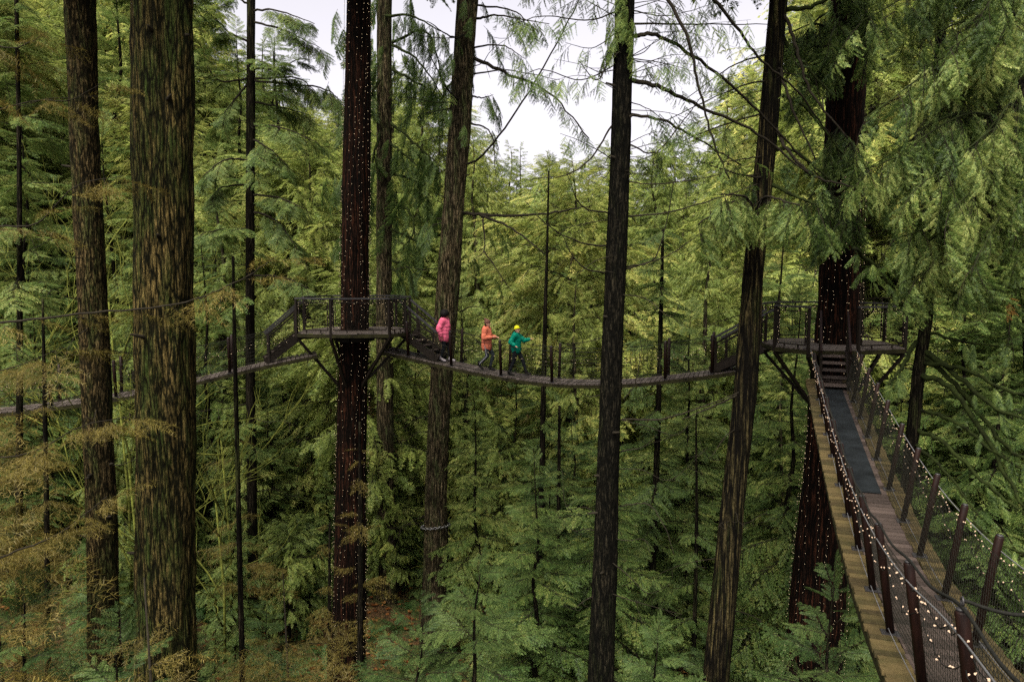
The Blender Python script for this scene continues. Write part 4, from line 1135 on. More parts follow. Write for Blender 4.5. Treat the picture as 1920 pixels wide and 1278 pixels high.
def make_bridge(name, label, pts, half, over, posts, lean, ph, post_r, plank, over_plank, net, cable_r, mat_span=None, s_rail=(0, None), beam=True, rope=False, group='suspended plank walkways'):
    path = Path(pts)
    m = path.at(path.L / 2)[0]
    t = thing(name, label, 'footbridge', m, group)
    rg = random.Random(int(m.x * 10))
    def planks(a, b, matn, nm, dz=0.0):
        mb = MB(); q = 0.08
        while q < path.L - .05:
            p, tg, rt, up = path.at(q)
            e0, e1 = a + rg.uniform(-.012, .012), b + rg.uniform(-.012, .012)
            mb.box(p + rt * (e0 + e1) / 2 + up * (-.02 + dz + rg.uniform(-.003, .003)), tg * .061, rt * (e1 - e0) / 2, up * .019, .5 + (rg.random() - .5) * .7)
            q += .142
        mb.build(nm, M[matn], t)
    planks(-half, half, plank, 'deck')
    if over > .05:
        planks(-half - over, -half - .004, over_plank, 'side_deck', .004)
        planks(half + .004, half + over, over_plank, 'side_deck', .004)
    n = int(path.L / .5) + 1
    if beam:
        for sd in (-1, 1):
            mb = MB()
            for i in range(n):
                a, b = path.at(path.L * i / n), path.at(path.L * (i + 1) / n)
                mb.bar(a[0] + a[2] * sd * (half + over - .03) - a[3] * .09, b[0] + b[2] * sd * (half + over - .03) - b[3] * .09, .05, .10)
            mb.build('edge_beam', M['beam'], t)
        mb = MB()
        for sd in (-.5, .5):
            mb.tube([path.at(path.L * i / n)[0] + path.at(path.L * i / n)[2] * sd * half - Vector((0, 0, .075)) for i in range(n + 1)], .016, 5)
        mb.build('bearing_cable', M['rope'], t)
    if mat_span:
        mb = MB(); a0, a1 = mat_span; k = int((a1 - a0) / .25)
        vs = []; fs = []
        for i in range(k + 1):
            p, tg, rt, up = path.at(a0 + (a1 - a0) * i / k)
            for sd, z in ((-1, .006), (-1, .016), (1, .016), (1, .006)): vs.append(p + rt * sd * (half - .09) + up * z)
        for i in range(k):
            for j in range(3): fs.append((4 * i + j, 4 * i + 4 + j, 4 * i + 5 + j, 4 * i + 1 + j))
        mb.add(vs, fs); mb.build('floor_mat', M['mat'], t)
    r0, r1 = s_rail; r1 = r1 or path.L
    for sd in (-1, 1):
        for s_ in posts:
            p, tg, rt, up = path.at(s_)
            a = p + rt * sd * (half + .03) - Vector((0, 0, .12)); b = a + rt * sd * lean + Vector((0, 0, ph + .12))
            mb = MB(); d = (b - a).normalized()
            mb.tube([a, b - d * .012, b], [post_r, post_r, post_r * .82], 10)
            po = mb.build('post', M['post'], t)
            mb = MB(); mb.tube([b, b + d * .014], [post_r * .8, post_r * .7], 8); mb.build('cap', M['rail'], po)
            mb = MB(); mb.box(p + rt * sd * (half + .05) + up * .008, tg * .07, rt * .085, up * .006); mb.build('foot_plate', M['rail'], po)
        hc = [path.at(r0 + (r1 - r0) * i / (n * 2)) for i in range(n * 2 + 1)]
        for nm, hh, rr, mt in (('hand_cable', ph - .14, cable_r, 'cable'), ('foot_cable', .06, cable_r * .8, 'cable')):
            mt = mt if over > .2 else 'rope'
            mb = MB(); kk = hh / ph
            mb.tube([q[0] + q[2] * sd * (half + .03 + lean * kk + post_r * .9) + Vector((0, 0, hh)) for q in hc], rr, 6, False); mb.build(nm, M[mt], t)
        net_part(t, path, sd, r0, r1, half + .03 - post_r, half + .03 + lean * .88 - post_r, .05, ph - .15, *net)
    return t, path

# near bridge
NB_Y = [0.0, 2.0, 4.0, 5.5, 7.0, 8.5, 10.0, 12.0, 15.0, 18.0, 19.3]
NB_Z = [-2.45, -2.72, -2.98, -3.30, -3.52, -3.62, -3.62, -3.5, -3.22, -2.9, -2.78]
nb_pts = [Vector((3.73 + .34 * (y - 7) + .31, y - .11, z)) for y, z in zip(NB_Y, NB_Z)]
tmp = Path(nb_pts)
nb_posts = [tmp.near_y(y) for y in (1.2, 2.6, 3.95, 5.4, 6.9, 8.15, 9.4, 10.55, 11.9, 13.2, 14.5, 15.8, 17.1)]
NB, nbp = make_bridge('suspension_bridge', 'near plank suspension bridge with red brown posts leading to the massive lit tree', nb_pts, .31, .26, nb_posts, .17, 1.08, .039, 'plank', 'plank_moss', (.070, .062, .0019, True), .006,
                      mat_span=(tmp.near_y(11.6), tmp.near_y(18.1)), s_rail=(.2, tmp.near_y(18.3)))
# dark support rope through the post tops, with an eye on the closest post
mb = MB(); pp = []
for i, s_ in enumerate(nb_posts):
    p, tg, rt, up = nbp.at(s_)
    top = p - rt * (.34 + .17) + Vector((0, 0, 1.10))
    if pp: pp.append((pp[-1] + top) / 2 - Vector((0, 0, .05)))
    pp.append(top)
mb.tube(smooth_path(pp, 4), .011, 6); mb.build('support_rope', M['rope'], NB)
p, tg, rt, up = nbp.at(nb_posts[2]); top = p - rt * .51 + Vector((0, 0, 1.12))
mb = MB(); mb.tube([top + tg * (math.cos(a) * .024) + Vector((0, 0, math.sin(a) * .024 + .012)) for a in np.linspace(0, 6.4, 17)], .007, 6); mb.build('eye_bolt', M['rail'], NB)
mb = MB(); mb.tube(smooth_path([top + Vector((0, 0, .02)), top + Vector((.25, -.05, -.04)), top + Vector((.75, -.15, -.05)), nbp.at(nb_posts[1])[0] + rt * .51 + Vector((0, 0, 1.1))], 6), .011, 6); mb.build('tie_rope', M['rope'], NB)
rg = random.Random(3)
for sd, lb in ((-1, 'lit cone bulbs on the near bridge railing over the mossy outer planks'), (1, 'lit cone bulbs on the near bridge railing beside the thin mossy tree')):
    a, b1 = strand(nbp, sd, .3, nbp.near_y(18.2), .31 + .19, .93, .07, 1.4, .105, rg)
    c, b2 = strand(nbp, sd, .3, nbp.near_y(18.2), .31 + .17, .78, .16, 1.4, .16, rg)
    lights('string_lights', lb, 'string lights', [a, c], b1 + b2, .0155, 'bulb')

# long bridge between the two platforms
ba_pts = [Vector((-4.3, 25.45, -2.62)), Vector((-2.4, 24.95, -2.98)), Vector((-.6, 24.4, -3.28)), Vector((1.4, 23.75, -3.47)), Vector((3.4, 23.1, -3.40)), Vector((5.3, 22.5, -3.12)), Vector((7.1, 21.95, -2.78))]
tmp = Path(ba_pts)
ba_posts = [tmp.near_x(x) for x in (-3.3, -1.85, -.25, 1.5, 3.1, 4.75, 6.1)]
BA, bap = make_bridge('suspension_bridge', 'long sagging plank suspension bridge carrying three people between the platforms', ba_pts, .42, .12, ba_posts, .12, 1.14, .05, 'plank_grey', 'plank_grey', (.13, .115, .0034, False), .009,
                      s_rail=(.6, tmp.L - .4))
# lower bridge to the side
bb_pts = [Vector((-6.6, 25.1, -2.72)), Vector((-8.2, 24.6, -3.02)), Vector((-10.3, 24.0, -3.48)), Vector((-12.4, 23.3, -3.86)), Vector((-15.3, 22.4, -4.15)), Vector((-18.5, 21.5, -4.25)), Vector((-23, 20.2, -3.9))]
tmp = Path(bb_pts)
BB, bbp = make_bridge('suspension_bridge', 'lower plank suspension bridge passing behind the widest trunk and the leaning fir', bb_pts, .42, .12, [tmp.near_x(x) for x in (-9.15, -10.9, -12.45, -14.0, -16, -18, -20)], .12, 1.14, .05, 'plank_grey', 'plank_grey', (.13, .115, .0034, False), .009,
                      s_rail=(1.0, tmp.L))
rg = random.Random(4)
for pth, wh in ((bap, 'long bridge carrying the three people'), (bbp, 'lower bridge behind the widest trunk')):
    for sd, e in ((-1, 'far'), (1, 'near')):
        if pth is bbp: sd = -sd
        a, b = strand(pth, sd, 1.0, pth.L - .6, .55, .72, .12, 1.8, .19, rg)
        lights('string_lights', 'string lights sagging along the %s side railing of the %s' % (e, wh), 'string lights', [a], b, .012, 'bulb_far')

# ------------------------------------------------------------------ platforms
def mesh_panel(mb, a, b, c, d, gap, r):
    """wires of a rectangular mesh with corners a b (bottom) d c (top)"""
    a, b, c, d = map(Vector, (a, b, c, d))
    n = max(2, int((b - a).length / gap)); m = max(2, int((d - a).length / gap))
    for i in range(1, n): mb.tube([a.lerp(b, i / n), d.lerp(c, i / n)], r, 3, False)
    for j in range(1, m): mb.tube([a.lerp(d, j / m), b.lerp(c, j / m)], r, 3, False)

def stairs(parent, top, bot, wdt, n, hand='rail', tread='plank', sidecol='steel', hrail=.95):
    """a flight from top edge centre to foot centre"""
    st = link(bpy.data.objects.new('staircase', None)); st.parent = parent
    d = bot - top; h = Vector((d.x, d.y, 0)); run = h.length; h.normalize(); rt = Vector((h.y, -h.x, 0))
    for i in range(1, n):
        mb = MB(); p = top + h * (run * (i - .5 + .0) / (n - 1)) ; p = Vector((p.x, p.y, top.z + d.z * i / n))
        mb.box(p - Vector((0, 0, .02)), h * (run / (n - 1) * .52), rt * (wdt / 2 - .03), (0, 0, .02), random.random())
        mb.build('tread', M[tread], st)
    L = d.normalized(); nrm = rt.cross(L)
    for sd in (-1, 1):
        mb = MB()
        mb.bar(top + rt * sd * wdt / 2 + Vector((0, 0, -.10)), bot + rt * sd * wdt / 2 + Vector((0, 0, .04)), .045, .24, up=(0, 0, 1)); mb.build('stringer', M[sidecol], st)
        o = rt * sd * (wdt / 2 + .02)
        mb = MB(); mb.bar(top + o + Vector((0, 0, hrail)) - L * .1, bot + o + Vector((0, 0, hrail)), .05, .06); mb.build('handrail', M[hand], st)
        mb = MB(); mb.bar(top + o + Vector((0, 0, hrail - .17)), bot + o + Vector((0, 0, hrail - .17)), .03, .03); mb.build('handrail', M[sidecol], st)
        for k in (0.12, .9):
            q = top.lerp(bot, k) + o
            mb = MB(); mb.bar(q - Vector((0, 0, .15)), q + Vector((0, 0, hrail)), .05, .05, up=(1, 0, 0)); mb.build('stair_post', M[sidecol], st)
        mb = MB()
        a, b = top.lerp(bot, .15) + o, top.lerp(bot, .87) + o; z0, z1 = Vector((0, 0, .14)), Vector((0, 0, hrail - .2))
        mesh_panel(mb, a + z0, b + z0, b + z1, a + z1, .055, .0022)
        for p_, q_ in ((a + z0, b + z0), (b + z0, b + z1), (b + z1, a + z1), (a + z1, a + z0)): mb.bar(p_, q_, .022, .022)
        mb.build('mesh_panel', M['steel'], st)
    return st

def platform(name, label, c, verts, zt, tree_r, flights, prof, brace_i, lite_label, seed):
    rg = random.Random(seed)
    t = thing(name, label, 'platform', (c.x, c.y, zt), 'tree platforms')
    vs = [Vector((c.x + a, c.y + b, zt)) for a, b in verts]
    n = len(vs)
    # boards clipped to the outline
    mb = MB(); ys = [v.y for v in vs]; y = min(ys) + .07
    while y < max(ys) - .05:
        xs = []
        for i in range(n):
            a, b = vs[i], vs[(i + 1) % n]
            if (a.y - y) * (b.y - y) < 0: xs.append(a.x + (b.x - a.x) * (y - a.y) / (b.y - a.y))
        if len(xs) >= 2:
            x0, x1 = min(xs), max(xs)
            mb.box(((x0 + x1) / 2, y, zt - .02 + rg.uniform(-.002, .002)), ((x1 - x0) / 2 - .02, 0, 0), (0, .066, 0), (0, 0, .02), rg.random())
        y += .14
    mb.build('deck', M['plank_grey'], t)
    al, bl = [], []
    gaps = [fl[0] for fl in flights]
    for i in range(n):
        a, b = vs[i], vs[(i + 1) % n]
        d = (b - a).normalized()
        mb = MB(); mb.bar(a - Vector((0, 0, .10)), b - Vector((0, 0, .10)), .07, .11); mb.build('rim_beam', M['beam'], t)
        mb = MB(); mb.bar(a - Vector((0, 0, .16)), a + Vector((0, 0, 1.08)), .075, .075, up=d); mb.build('railing_post', M['steel'], t)
        if i in gaps: continue
        mb = MB(); mb.bar(a + Vector((0, 0, 1.115)) - d * .03, b + Vector((0, 0, 1.115)) + d * .03, .10, .05); mb.build('top_rail', M['rail'], t)
        L = (b - a).length
        npn = max(1, round(L / 1.5))
        for k in range(npn):
            p0, p1 = a.lerp(b, k / npn) + d * .10, a.lerp(b, (k + 1) / npn) - d * .10
            z0, z1 = Vector((0, 0, .09)), Vector((0, 0, .99))
            if k: 
                q = a.lerp(b, k / npn); mb = MB(); mb.bar(q, q + Vector((0, 0, 1.09)), .06, .06, up=d); mb.build('railing_post', M['steel'], t)
            mb = MB()
            for e, g in ((p0 + z0, p1 + z0), (p1 + z0, p1 + z1), (p1 + z1, p0 + z1), (p0 + z1, p0 + z0)): mb.bar(e, g, .03, .03, up=Vector((d.y, -d.x, 0)))
            for kk in (.25, .75):
                e = p0.lerp(p1, kk); mb.bar(e, e + z0, .03, .03, up=d); mb.bar(e + z1, e + Vector((0, 0, 1.09)), .03, .03, up=d)
            pn = mb.build('railing_panel', M['steel'], t)
            mb = MB(); mesh_panel(mb, p0 + z0, p1 + z0, p1 + z1, p0 + z1, .06, .0024); mb.build('mesh', M['steel'], pn)
            ring = [p0 + z0, p0 + z1, p1 + z1, p1 + z0]
            ringd = []
            for e, g in zip(ring[:-1], ring[1:]):
                m_ = max(2, int((g - e).length / .11))
                for j in range(m_):
                    q = e.lerp(g, j / m_) + Vector((rg.uniform(-.02, .02), rg.uniform(-.03, .0), rg.uniform(-.05, .02)))
                    ringd.append(q); 
                    dd = Vector((rg.uniform(-1, 1), rg.uniform(-1, .3), rg.uniform(-1, 1))).normalized(); bl.append((q + dd * .01, dd))
            al.append(ringd)
    for i, dn in brace_i:
        a = vs[i] - Vector((0, 0, .18)); tr, r = on(prof, zt - dn)
        e = tr + (Vector((a.x, a.y, 0)) - Vector((tr.x, tr.y, 0))).normalized() * r
        mb = MB(); mb.bar(a, e, .085, .085); mb.build('brace', M['steel'], t)
        e2 = on(prof, zt - .22)[0]; mb = MB(); mb.bar(a, Vector((e2.x, e2.y, a.z)), .07, .10); mb.build('joist', M['steel'], t)
    mb = MB(); cc, r = on(prof, zt - .3)
    for k in range(8):
        a0, a1 = math.pi / 4 * k, math.pi / 4 * (k + 1); q = (r + .16) 
        mb.bar(cc + Vector((math.cos(a0) * q, math.sin(a0) * q, 0)), cc + Vector((math.cos(a1) * q, math.sin(a1) * q, 0)), .1, .14)
    mb.build('collar', M['steel'], t)
    for i, bot, wdt, k, hand in flights:
        a, b = vs[i], vs[(i + 1) % n]
        stairs(t, (a + b) / 2, bot, wdt, k, hand)
    lights('string_lights', lite_label, 'string lights', al, bl, .0095, 'bulb_far')
    return t

c1, r1 = on(p3, -2.0)
PL1 = platform('tree_platform', 'platform round the dark red lit trunk with a staircase down each side', c1,
               [(-1.66, -1.1), (-.45, -1.5), (1.42, -1.35), (1.86, -.75), (1.86, .35), (1.2, 1.5), (-1.1, 1.5), (-1.76, .15)], -1.98, r1,
               [(3, Vector((-2.35, 24.95, -2.95)), .85, 6, 'rail'), (7, Vector((-8.2, 24.62, -2.99)), .85, 6, 'rail')], p3,
               [(0, 1.9), (1, 1.9), (2, 1.9), (4, 1.7), (5, 1.7), (6, 1.7)], 'string lights hung on the railing round the dark red lit trunk', 5)
c2, r2 = on(p8, -2.0)
PL2 = platform('tree_platform', 'platform round the massive lit trunk with a staircase facing the near bridge', c2,
               [(-2.05, -.75), (-1.50, -1.72), (-.20, -1.80), (1.30, -1.30), (1.62, .5), (.9, 1.6), (-1.2, 1.6), (-2.05, .45)], -2.05, r2,
               [(1, Vector((7.88, 18.05, -2.90)), .62, 6, 'post'), (7, Vector((6.1, 22.25, -2.95)), .85, 6, 'rail')], p8,
               [(0, 1.9), (1, 1.9), (3, 1.9), (4, 1.8), (5, 1.7), (7, 1.8)], 'string lights hung on the railing round the massive lit trunk', 6)

def trunk_lights(label, prof, zr, nst, gap, seed, size):
    rg = random.Random(seed); al, bl = [], []
    for k in range(nst):
        th0 = 2 * math.pi * k / nst + rg.uniform(-.2, .2); ph = rg.uniform(0, 6); gp = gap * rg.uniform(.8, 1.5); pts = []; z = zr[0]
        while z < zr[1]:
            p, r = on(prof, z); th = th0 + .14 * math.sin(z * .55 + ph) + rg.uniform(-.035, .035)
            d = Vector((math.cos(th), math.sin(th), 0)); q = p + d * (r * 1.06 + .02)
            pts.append(q)
            if rg.random() < .85: bl.append((q + d * .006, (d + Vector((rg.uniform(-.5, .5), rg.uniform(-.5, .5), rg.uniform(-.8, .8)))).normalized()))
            z += gp * rg.uniform(.5, 1.6)
        al.append(pts)
    lights('string_lights', label, 'string lights', al, bl, size, 'bulb_far', wire_r=.003)
trunk_lights('tiny lights strung up and down the dark red trunk', p3, (-14.5, 10.5), 16, .19, 1, .011)
trunk_lights('tiny lights strung up and down the massive dark trunk', p8, (-14, 3.5), 19, .18, 2, .010)

# chain round the leaning fir
tc, rc = on(p5, P(815, 985, 29).z)
ch = MB()
for k in range(34):
    a = 2 * math.pi * k / 34; q = rc * 1.12 + .04
    p = tc + Vector((math.cos(a) * q, math.sin(a) * q, .10 * math.sin(a * 1.0 + 2.6)))
    tg = Vector((-math.sin(a), math.cos(a), 0)); n_ = Vector((math.cos(a), math.sin(a), 0)) if k % 2 else Vector((0, 0, 1))
    ch.tube([p + tg * (math.cos(b) * .07) + n_ * (math.sin(b) * .045) for b in np.linspace(0, 6.283, 9)], .016, 4, False)
o = ch.build('chain', M['chain']); o['label'] = 'steel chain looped round the leaning grey brown trunk'; o['category'] = 'chain'

# ------------------------------------------------------------------ undergrowth and fallen leaves
def under():
    rg = np.random.default_rng(5)
    fern = spray(seed=77, n=16, wid=.17, droop=.5, hang=.1, ang=70, ll=.05, lw=.03, step=.03, axis_r=.008, stems=False)
    f = Fol()
    for i in range(430):
        y = 14 + 36 * rg.random() ** .8; x = rg.uniform(-.8, .75) * y
        z = gzf(x, y)
        for k in range(rg.integers(5, 9)):
            a = rg.uniform(0, 6.28); e = rg.uniform(.3, 1.1)
            f.put(fern, (x, y, z), (math.cos(a), math.sin(a), e), rg.uniform(.7, 1.3), (0, 0, 1), rg.uniform(-.3, .2))
    o = link(bpy.data.objects.new('undergrowth', f.mesh('undergrowth', [M['fern'], M['twig']]))); o['kind'] = 'stuff'
    o['label'] = 'ferns covering the ravine floor'
    n = 9000
    y = 12 + 36 * rg.random(n) ** .7; x = rg.uniform(-.8, .75, n) * y; z = gz(x, y) + .04 + rg.random(n) * .05
    ang = rg.random(n) * 6.28; s = rg.uniform(.06, .15, n); V = []; 
    for k in range(5):
        a = ang + k * 1.2566; rr = s * (1 if k % 2 == 0 else .75)
        V.append(np.stack([x + np.cos(a) * rr, y + np.sin(a) * rr, z + rg.uniform(-.03, .05, n)], -1))
    V = np.stack(V, 1).reshape(-1, 3); b = np.arange(n)[:, None] * 5
    Fc = np.concatenate([b + np.array([[0, 1, 2]]), b + np.array([[0, 2, 3]]), b + np.array([[0, 3, 4]])])
    o = link(bpy.data.objects.new('fallen_leaves', np_mesh('fallen_leaves', V, Fc, [M['litter']], tint=np.repeat(rg.random(n), 5)))); o['kind'] = 'stuff'
    o['label'] = 'orange maple leaves lying on the ravine floor'
under()

# ------------------------------------------------------------------ people
M['skin_a'] = plain('brown_skin', (0.11, 0.05, 0.03), 0.5, noise=.08)
M['skin_b'] = plain('light_skin', (0.30, 0.16, 0.115), 0.5, noise=.06)
M['pink'] = plain('pink_jacket_cloth', (0.46, 0.085, 0.15), 0.6, noise=.12, scale=9)
M['orange'] = plain('orange_jacket_cloth', (0.38, 0.105, 0.062), 0.5, noise=.15, scale=9)
M['green'] = plain('green_jacket_cloth', (0.0, 0.105, 0.07), 0.5, noise=.2, scale=9)
M['dark_cloth'] = plain('dark_trouser_cloth', (0.005, 0.006, 0.008), 0.7, noise=.2)
M['grey_cloth'] = plain('grey_legging_cloth', (0.016, 0.021, 0.026), 0.7, noise=.2)
M['pale_stripe'] = plain('pale_stripe_cloth', (0.16, 0.16, 0.18), 0.7, noise=.1)
M['black_hair'] = plain('black_hair', (0.006, 0.005, 0.005), 0.6, noise=.3)
M['brown_wool'] = plain('brown_wool', (0.075, 0.036, 0.028), 0.9, noise=.3, scale=60)
M['yellow_wool'] = plain('yellow_wool', (0.36, 0.36, 0.012), 0.9, noise=.2, scale=60)
M['grey_shoe'] = plain('pale_grey_shoe', (0.22, 0.2, 0.22), 0.6, noise=.15)
M['black_boot'] = plain('black_boot', (0.005,0.0045,0.0045), 0.5, noise=.2)
M['eye'] = plain('dark_eye', (0.01, 0.008, 0.006), 0.3, noise=0)
M['lip'] = plain('lip', (0.30, 0.09, 0.08), 0.5, noise=0)

def _ico():
    bm = bmesh.new(); bmesh.ops.create_icosphere(bm, subdivisions=2, radius=1)
    v = np.array([x.co[:] for x in bm.verts]); f = np.array([[x.index for x in q.verts] for q in bm.faces]); bm.free()
    return v, f
ICO_V, ICO_F = _ico()
def skin_obj(name, chains, mat, parent, vox=.0085):
    """one continuous surface round joined chains of (point, radius); a pair of radii is (across, front to back)"""
    Vs = []; Fs = []; k = 0
    def r3(r): return np.array((r[1], r[0], (r[0] + r[1]) / 2)) if hasattr(r, '__len__') else np.array((r, r, r))
    for ch in chains:
        for (p, r), (q, s_) in zip(ch[:-1], ch[1:]):
            p_, q_, ra, rb_ = np.array(p), np.array(q), r3(r), r3(s_)
            n = max(2, int(np.linalg.norm(q_ - p_) / (min(ra.min(), rb_.min()) * .45)) + 1)
            for i in range(n + 1):
                t_ = i / n
                Vs.append(ICO_V * (ra + (rb_ - ra) * t_) + p_ + (q_ - p_) * t_); Fs.append(ICO_F + k); k += len(ICO_V)
    o = link(bpy.data.objects.new(name, np_mesh(name, np.concatenate(Vs), np.concatenate(Fs), [mat], smooth=True))); o.parent = parent
    rm = o.modifiers.new('remesh', 'REMESH'); rm.mode = 'VOXEL'; rm.voxel_size = vox; rm.use_smooth_shade = True
    sm = o.modifiers.new('smooth', 'SMOOTH'); sm.iterations = 3; sm.factor = .5
    return o

def ellipsoid(name, c, r, mat, parent, rot=None, segs=18, rings=12, fn=None):
    bm = bmesh.new(); bmesh.ops.create_uvsphere(bm, u_segments=segs, v_segments=rings, radius=1)
    for v in bm.verts:
        p = Vector((v.co.x * r[0], v.co.y * r[1], v.co.z * r[2]))
        if fn: p = fn(p, v.co.copy())
        if rot: p = rot @ p
        v.co = p + Vector(c)
    me = bpy.data.meshes.new(name); bm.to_mesh(me); bm.free()
    me.polygons.foreach_set('use_smooth', [True] * len(me.polygons)); me.materials.append(mat)
    o = link(bpy.data.objects.new(name, me)); o.parent = parent
    return o

def V3(*a): return Vector(a)
def person(label, loc, rz, h, pose, skin, jacket, legs, shoe, head):
    """local frame: facing +x, left is +y, feet on z=0, 1.70 m tall before scaling"""
    t = thing('person', label, 'person', loc, 'people walking on the long bridge', rz)
    s = h / 1.70; t.scale = (s, s, s)
    J = pose
    pel, chest, neck, hd = J['pelvis'], J['chest'], J['neck'], J['head']
    sh = {k: J['sh_' + k] for k in 'LR'}; el = {k: J['el_' + k] for k in 'LR'}; wr = {k: J['wr_' + k] for k in 'LR'}
    hp = {k: J['hip_' + k] for k in 'LR'}; kn = {k: J['kn_' + k] for k in 'LR'}; an = {k: J['an_' + k] for k in 'LR'}; toe = {k: J['toe_' + k] for k in 'LR'}
    mid = pel.lerp(chest, .5)
    ch = [[(pel, (.13, .11)), (mid, (.115, .10)), (chest, (.14, .11)), (chest.lerp(neck, .7), .075), (neck, .05), (neck.lerp(hd, .45), .052)]]
    # head with brow, chin, nose and ears grown from the same surface
    fwd = J.get('look', V3(1, 0, 0)).normalized(); sidev = V3(0, 0, 1).cross(fwd).normalized()
    hb = neck.lerp(hd, .45)
    ch.append([(hb, .052), (hd - V3(0, 0, .015) + fwd * .005, (.074, .088)), (hd + V3(0, 0, .065) - fwd * .008, (.070, .080)), (hd + V3(0, 0, .105) - fwd * .01, (.035, .04))])
    ch.append([(hd - V3(0, 0, .015) + fwd * .005, (.074, .088)), (hd - V3(0, 0, .075) + fwd * .055, .034)])
    for k, sg in (('L', 1), ('R', -1)):
        ch.append([(chest, (.14, .11)), (sh[k], .062), (sh[k].lerp(el[k], .5), .050), (el[k], .040), (el[k].lerp(wr[k], .4), .038), (wr[k], .026)])
        ch.append([(pel, (.13, .11)), (hp[k], .088), (hp[k].lerp(kn[k], .45), .078), (kn[k], .055), (kn[k].lerp(an[k], .35), .055), (an[k], .036), (toe[k].lerp(an[k], .55) - V3(0, 0, .02), .036), (toe[k], .028)])
        # hand: palm, four unequal bent fingers, thumb from the side of the palm
        d = (wr[k] - el[k]).normalized(); hdv = J.get('hand_' + k, d).normalized()
        pn = hdv.cross(V3(0, 0, 1)); pn = V3(0, 1, 0) if pn.length < .1 else pn.normalized()
        a = pn * sg; b = a.cross(hdv).normalized()   # a: across the palm, b: towards curl
        palm = wr[k] + hdv * .055
        ch.append([(wr[k], .026), (wr[k] + hdv * .02, (.024, .018)), (palm, (.034, .016))])
        for q, (off, ln) in enumerate(((-.027, .062), (-.009, .074), (.009, .070), (.026, .054))):
            r0 = palm + hdv * .03 + a * off
            curl = J.get('curl', .5)
            m1 = r0 + hdv * ln * .45 - b * ln * .1 * curl; m2 = m1 + hdv * ln * .3 - b * ln * .3 * curl; m3 = m2 + hdv * ln * .15 - b * ln * .3 * curl
            ch.append([(palm, (.034, .016)), (r0, .0095), (m1, .009), (m2, .0085), (m3, .007)])
        th = palm - hdv * .015 - a * .03
        ch.append([(palm, (.034, .016)), (th, .012), (th + hdv * .03 - a * .018, .0105), (th + hdv * .055 - a * .022, .009)])
    skin_obj('body', ch, M[skin], t)
    for sg in (1, -1):
        ellipsoid('eye', hd + fwd * .078 + sidev * .03 * sg + V3(0, 0, .012), (.011, .011, .008), M['eye'], t, segs=8, rings=6)
        ellipsoid('ear', hd - fwd * .005 + sidev * .078 * sg - V3(0, 0, .01), (.02, .012, .03), M[skin], t, segs=8, rings=6)
    ellipsoid('nose', hd + fwd * .092 - V3(0, 0, .012), (.018, .013, .022), M[skin], t, segs=8, rings=6)
    ellipsoid('mouth', hd + fwd * .082 - V3(0, 0, .05), (.010, .024, .008), M['lip'], t, Matrix.Rotation(math.atan2(fwd.y, fwd.x), 3, 'Z'), segs=8, rings=6)
    # trousers
    tm = M[legs]
    ch = []
    for k in 'LR':
        ch.append([(pel + V3(0, 0, .06), (.14, .125)), (pel, (.145, .125)), (hp[k] - V3(0, 0, .02), .102), (hp[k].lerp(kn[k], .45), .090), (kn[k], .066), (kn[k].lerp(an[k], .4), .063), (kn[k].lerp(an[k], .9), .045)])
    tr = skin_obj('trousers', ch, tm, t)
    if J.get('stripe'):
        for k, sg in (('R', -1),):
            mb = MB(); q = [hp[k] + V3(.0, sg * .10, 0), hp[k].lerp(kn[k], .5) + V3(.0, sg * .093, 0), kn[k] + V3(0, sg * .068, 0), kn[k].lerp(an[k], .5) + V3(0, sg * .062, 0), kn[k].lerp(an[k], .9) + V3(0, sg * .045, 0)]
            mb.tube(q, .016, 5); mbo = mb.v
            me = bpy.data.meshes.new('stripe'); me.from_pydata(mb.v, [], mb.f); me.materials.append(M['pale_stripe']); o = link(bpy.data.objects.new('stripe', me)); o.parent = tr
    # shoes
    for k in 'LR':
        heel = an[k] - (toe[k] - an[k]).normalized() * .035
        f3 = (toe[k] - an[k]); 
        skin_obj('shoe', [[(an[k] + V3(0, 0, .05), .054), (an[k] - V3(0, 0, .01), (.052, .05)), (an[k].lerp(toe[k], .5) - V3(0, 0, .012), (.046, .04)), (toe[k] + f3.normalized() * .03, (.042, .032))], [(an[k] - V3(0, 0, .01), (.052, .05)), (heel - V3(0, 0, .02), .042)]], M[shoe], t)
    # jacket: body and two sleeves in one piece, quilted bulge rings
    pf = J.get('puff', 1.0)
    hem = pel + V3(0, 0, J.get('hem', -.02))
    body = [(hem, (.165 * pf, .15 * pf))]
    nb_ = 8
    for i in range(1, nb_ + 1):
        q = hem.lerp(chest, i / nb_); rr = (.156 + (.014 if i % 2 else -.006)) * pf; body.append((q, (rr, rr * .88)))
    body += [(chest.lerp(neck, .55), (.115, .10)), (chest.lerp(neck, .95), .076)]
    ch = [body]
    for k in 'LR':
        ar = [(chest, body[nb_][1]), (sh[k], .088 * pf)]
        for i in range(1, 5): ar.append((sh[k].lerp(el[k], i / 4), (.072 + .011 * (i % 2)) * pf))
        for i in range(1, 5): ar.append((el[k].lerp(wr[k], i / 4 * .93), (.066 - .005 * i + .010 * (i % 2)) * pf))
        ch.append(ar)
    jk = skin_obj('jacket', ch, M[jacket], t)
    hood = neck - fwd * .075 - V3(0, 0, .02)
    ellipsoid('hood', hood, (.075, .12, .08), M[jacket], jk)
